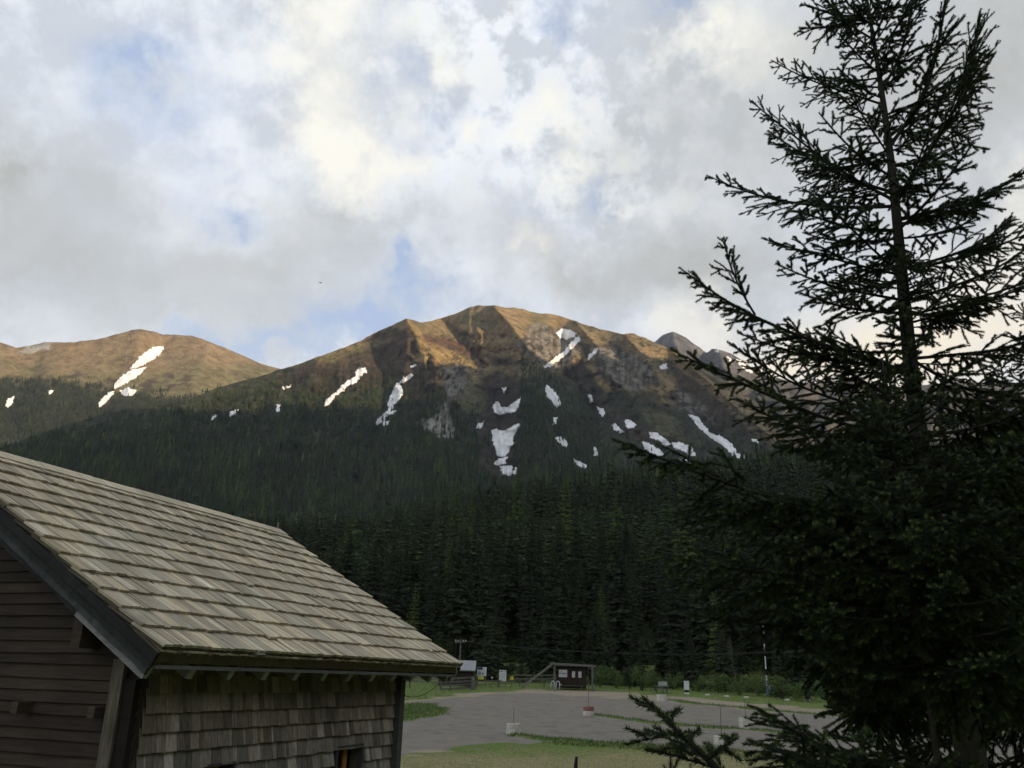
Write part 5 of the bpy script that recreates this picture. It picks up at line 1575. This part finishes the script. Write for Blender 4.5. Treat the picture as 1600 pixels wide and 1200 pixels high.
# small pine tips at the bottom edge
for (px, py, Y_, hgt, lb) in ((1047, 1164, 11.0, 1.1, 'small young pine with a long candle tip at the bottom edge'), (1079, 1193, 11.2, 0.8, 'second smaller pine tip right beside the young pine')):
    tp = atY(px, py, Y_); gz = float(H(np.array([tp[0]]), np.array([tp[1]]))[0]); org = np.array([tp[0], tp[1], gz])
    t = thing('young_pine', lb, 'tree', org)
    trunk_of(t, org, tp[2] - gz - 0.05, 0.02, 0.0)
    rs = np.random.default_rng(int(px))
    S0 = [[0, 0, tp[2] - gz - 0.42]]; S1 = [[0, 0, tp[2] - gz]]
    for k in range(9):
        a_ = k * 0.7; b0 = tp[2] - gz - 0.32 - 0.04 * k; S0.append([0, 0, b0]); S1.append([0.13 * math.cos(a_), 0.13 * math.sin(a_), b0 + 0.20])
    for k in range(16):
        a_ = k * 0.9; b0 = tp[2] - gz - 0.6 - 0.06 * k; S0.append([0, 0, b0]); S1.append([0.45 * math.cos(a_), 0.45 * math.sin(a_), b0 + 0.25])
    N_, idx = needles(np.array(S0, float), np.array(S1, float), 700, 0.055, 0.005, rs)
    N_[:, 2] += (N_[:, 2] - N_[:, 0]) * 0.2
    V = N_.reshape(-1, 3)
    link('crown', np_mesh('crown', V, np.arange(len(V)).reshape(-1, 3), None, [m_needle], np.repeat(rs.uniform(0.9, 1.6, len(V) // 3), 3)[:, None] * np.array([1.3, 1.35, 1.0])), t)
# ------------------------------------------------------------------ sky and light
w = bpy.data.worlds.new('World'); scene.world = w; w.use_nodes = True
nt = w.node_tree; t = NT(nt)
bg = nt.nodes['Background']; bg.inputs['Strength'].default_value = 0.1
sky = t.n('ShaderNodeTexSky', sky_type='NISHITA')
sky.sun_disc = False; sky.sun_elevation = R(SUN_EL); sky.sun_rotation = R(SUN_AZ)
sky.altitude = 1500; sky.air_density = 1.0; sky.dust_density = 1.2; sky.ozone_density = 1.0
D = t.n('ShaderNodeTexCoord').outputs['Generated']
sep = t.n('ShaderNodeSeparateXYZ', inp={0: D})
zz = t.math('ADD', t.math('MAXIMUM', sep.outputs[2], 0.0), 0.22)
plane = t.n('ShaderNodeCombineXYZ', inp={0: t.math('DIVIDE', sep.outputs[0], zz), 1: t.math('DIVIDE', sep.outputs[1], zz), 2: 0.0}).outputs[0]
nz = t.n('ShaderNodeTexNoise', inp={'Scale': 3.2, 'Detail': 7.0, 'Roughness': 0.68, 'Vector': D})
off = t.n('ShaderNodeVectorMath', operation='SUBTRACT', inp={0: nz.outputs['Color'], 1: (0.5, 0.5, 0.5)}).outputs[0]
off = t.n('ShaderNodeVectorMath', operation='SCALE', inp={0: off, 'Scale': 0.26}).outputs[0]
nzb = t.n('ShaderNodeTexNoise', inp={'Scale': 19.0, 'Detail': 4.0, 'Roughness': 0.6, 'Vector': D})
off2 = t.n('ShaderNodeVectorMath', operation='SUBTRACT', inp={0: nzb.outputs['Color'], 1: (0.5, 0.5, 0.5)}).outputs[0]
off2 = t.n('ShaderNodeVectorMath', operation='SCALE', inp={0: off2, 'Scale': 0.10}).outputs[0]
off = t.n('ShaderNodeVectorMath', operation='ADD', inp={0: off, 1: off2}).outputs[0]
DW = t.n('ShaderNodeVectorMath', operation='ADD', inp={0: D, 1: off}).outputs[0]


def blobs(lst):
    out = None
    for (px, py, sx, sy, ang, a) in lst:
        d0 = ray(px, py); dd = d0 / np.linalg.norm(d0)
        ca, sa = math.cos(R(ang)), math.sin(R(ang))
        e1 = cR * ca + cU * sa; e1 = e1 - dd * (e1 @ dd); e1 /= np.linalg.norm(e1); e2 = np.cross(dd, e1)
        Rm = Matrix((Vector(e1), Vector(e2), Vector(dd))).transposed()
        mp = t.n('ShaderNodeMapping', vector_type='TEXTURE', inp={'Vector': DW})
        mp.inputs['Location'].default_value = tuple(dd); mp.inputs['Rotation'].default_value = Rm.to_euler('XYZ')
        K = 2.3 / FP
        mp.inputs['Scale'].default_value = (sx * K, sy * K, max(sx, sy) * K)
        g = t.n('ShaderNodeTexGradient', gradient_type='QUADRATIC_SPHERE', inp={0: mp.outputs[0]}).outputs['Fac']
        out = t.math('MULTIPLY', g, a * 1.15) if out is None else t.n('ShaderNodeMath', operation='MULTIPLY_ADD', inp={0: g, 1: a * 1.15, 2: out}).outputs[0]
    return out


bright = blobs([(500, 110, 95, 75, -50, 1.0), (545, 215, 85, 60, -50, 1.0), (590, 285, 40, 55, 0, .6), (450, 40, 60, 40, 0, .5), (680, 80, 60, 50, 0, .8), (540, -20, 90, 50, 0, .9),
                (860, 190, 50, 32, 0, 0.9), (915, 250, 70, 45, -20, .8), (748, 235, 25, 18, 0, .8), (660, 265, 60, 25, 20, .6), (1120, 80, 55, 45, 0, .95), (955, 112, 14, 18, 0, .9), (810, 40, 30, 30, 0, .4),
                (985, 312, 28, 10, 10, .9), (830, 380, 25, 18, 0, .5), (985, 490, 22, 14, 0, .6), (1120, 520, 75, 45, -20, 0.9), (1250, 560, 150, 45, 0, 1.0), (1400, 520, 160, 80, 0, 0.9), (1600, 350, 60, 60, 0, 0.9), (1650, 480, 140, 120, 0, 0.8)])
dark = blobs([(40, 240, 110, 60, -20, 1.0), (140, 380, 170, 70, -15, .8), (420, 420, 150, 60, 0, .6), (540, 350, 70, 60, 0, .7), (1020, 190, 100, 80, -30, .5), (900, 400, 190, 60, -10, .75), (250, 500, 260, 35, 0, .35), (1080, 400, 120, 60, 0, .6),
              (1150, 250, 120, 160, 0, .35), (1400, 130, 260, 220, 0, .75), (1560, 100, 160, 200, 0, .5)])
blue = blobs([(230, 110, 90, 55, -30, .75), (360, 310, 60, 38, -20, 1.0), (660, 450, 28, 30, 40, 1.2), (610, 30, 45, 70, 0, .9), (900, 60, 30, 50, 0, .9), (1060, 30, 60, 38, 0, .9), (960, 285, 35, 25, 20, .8), (640, 200, 26, 50, 20, .6),
              (560, 520, 150, 34, 5, .9), (340, 545, 140, 20, 0, .6), (830, 340, 80, 26, 0, .3), (1020, 490, 110, 25, 0, .4), (200, 200, 60, 80, 0, .3), (700, 180, 60, 80, 0, .3)])
n1 = t.noise(plane, 1.3, 3, 0.6)
n2 = t.noise(D, 7.5, 8, 0.68)
nn = n2
S = 1 / 0.1
grey = tuple(c * S for c in (0.475, 0.51, 0.56)); dkgrey = tuple(c * S for c in (0.37, 0.38, 0.375)); cream = tuple(c * S for c in (0.76, 0.745, 0.67)); white = tuple(c * S for c in (0.67, 0.71, 0.77))
sunny = tuple(c * S for c in (0.74, 0.66, 0.52))
fine = nzb.outputs['Fac']
mott = blobs([(800, 90, 330, 190, -10, 1.2), (1000, 260, 160, 120, 0, .7), (620, 330, 60, 60, 0, .4)])
col = t.mix(t.mapr(t.math('ADD', nn, t.math('MULTIPLY', t.math('MULTIPLY', t.math('SUBTRACT', fine, 0.5), mott), 1.3)), 0.42, 0.60), grey, white)
skyc = t.mix(0.6, t.n('ShaderNodeVectorMath', operation='SCALE', inp={0: sky.outputs[0], 'Scale': 1.15}).outputs[0], tuple(c * S for c in (0.42, 0.52, 0.73)))
bl = t.math('ADD', blue, t.math('MULTIPLY', t.math('SUBTRACT', n1, 0.5), 1.3))
col = t.mix(t.mapr(bl, 0.10, 0.85, 0, 0.9), col, skyc)
dk = t.math('ADD', dark, t.math('MULTIPLY', t.math('SUBTRACT', nn, 0.5), 1.4))
col = t.mix(t.mapr(dk, 0.0, 1.15), col, dkgrey)
br = t.math('ADD', bright, t.math('MULTIPLY', t.math('SUBTRACT', nn, 0.5), 1.9))
br = t.math('ADD', br, t.math('MULTIPLY', t.math('MULTIPLY', t.math('SUBTRACT', fine, 0.48), mott), 1.9))
warm = t.mapr(sep.outputs[2], 0.30, 0.52)
col = t.mix(t.mapr(br, 0.15, 1.35), col, t.mix(warm, sunny, cream))
# below the horizon the sky is never seen; keep it dim like far ground
col = t.mix(t.mapr(sep.outputs[2], -0.05, 0.0), tuple(c * S for c in (0.05, 0.055, 0.05)), col)
nt.links.new(col, bg.inputs['Color'])
w.cycles.sampling_method = 'MANUAL'; w.cycles.sample_map_resolution = 512

sl = bpy.data.lights.new('sun', 'SUN'); sl.energy = 5.0; sl.angle = R(0.5); sl.color = (1.0, 0.74, 0.46)
so = bpy.data.objects.new('sun', sl); C.objects.link(so)
sd = Vector((math.sin(R(SUN_AZ)) * math.cos(R(SUN_EL)), math.cos(R(SUN_AZ)) * math.cos(R(SUN_EL)), math.sin(R(SUN_EL))))
so.rotation_euler = sd.to_track_quat('Z', 'Y').to_euler()
so.location = (60, 0, 40)

vs = scene.view_settings
scene.display_settings.display_device = 'sRGB'
vs.view_transform = 'Standard'; vs.look = 'None'; vs.gamma = 1; vs.use_curve_mapping = False; vs.exposure = 0.45
scene.render.film_transparent = False
scene.cycles.max_bounces = 5; scene.cycles.diffuse_bounces = 3; scene.cycles.glossy_bounces = 2; scene.cycles.transparent_max_bounces = 8; scene.cycles.volume_bounces = 0

# ------------------------------------------------------------------ the air between here and the mountains
HAZE = 0.000026
m = MB(); m.box((0, 0, 1075), (17000, 17000, 2210))
hm = bpy.data.materials.new('haze_air'); hm.use_nodes = True; hn = hm.node_tree
hn.nodes.remove(hn.nodes['Principled BSDF'])
pv = hn.nodes.new('ShaderNodeVolumePrincipled'); pv.inputs['Color'].default_value = (0.80, 0.87, 1.0, 1); pv.inputs['Density'].default_value = HAZE; pv.inputs['Anisotropy'].default_value = 0.2
hn.links.new(pv.outputs[0], hn.nodes['Material Output'].inputs['Volume'])
if HAZE > 0: tag(m.build('haze', hm), kind='stuff')
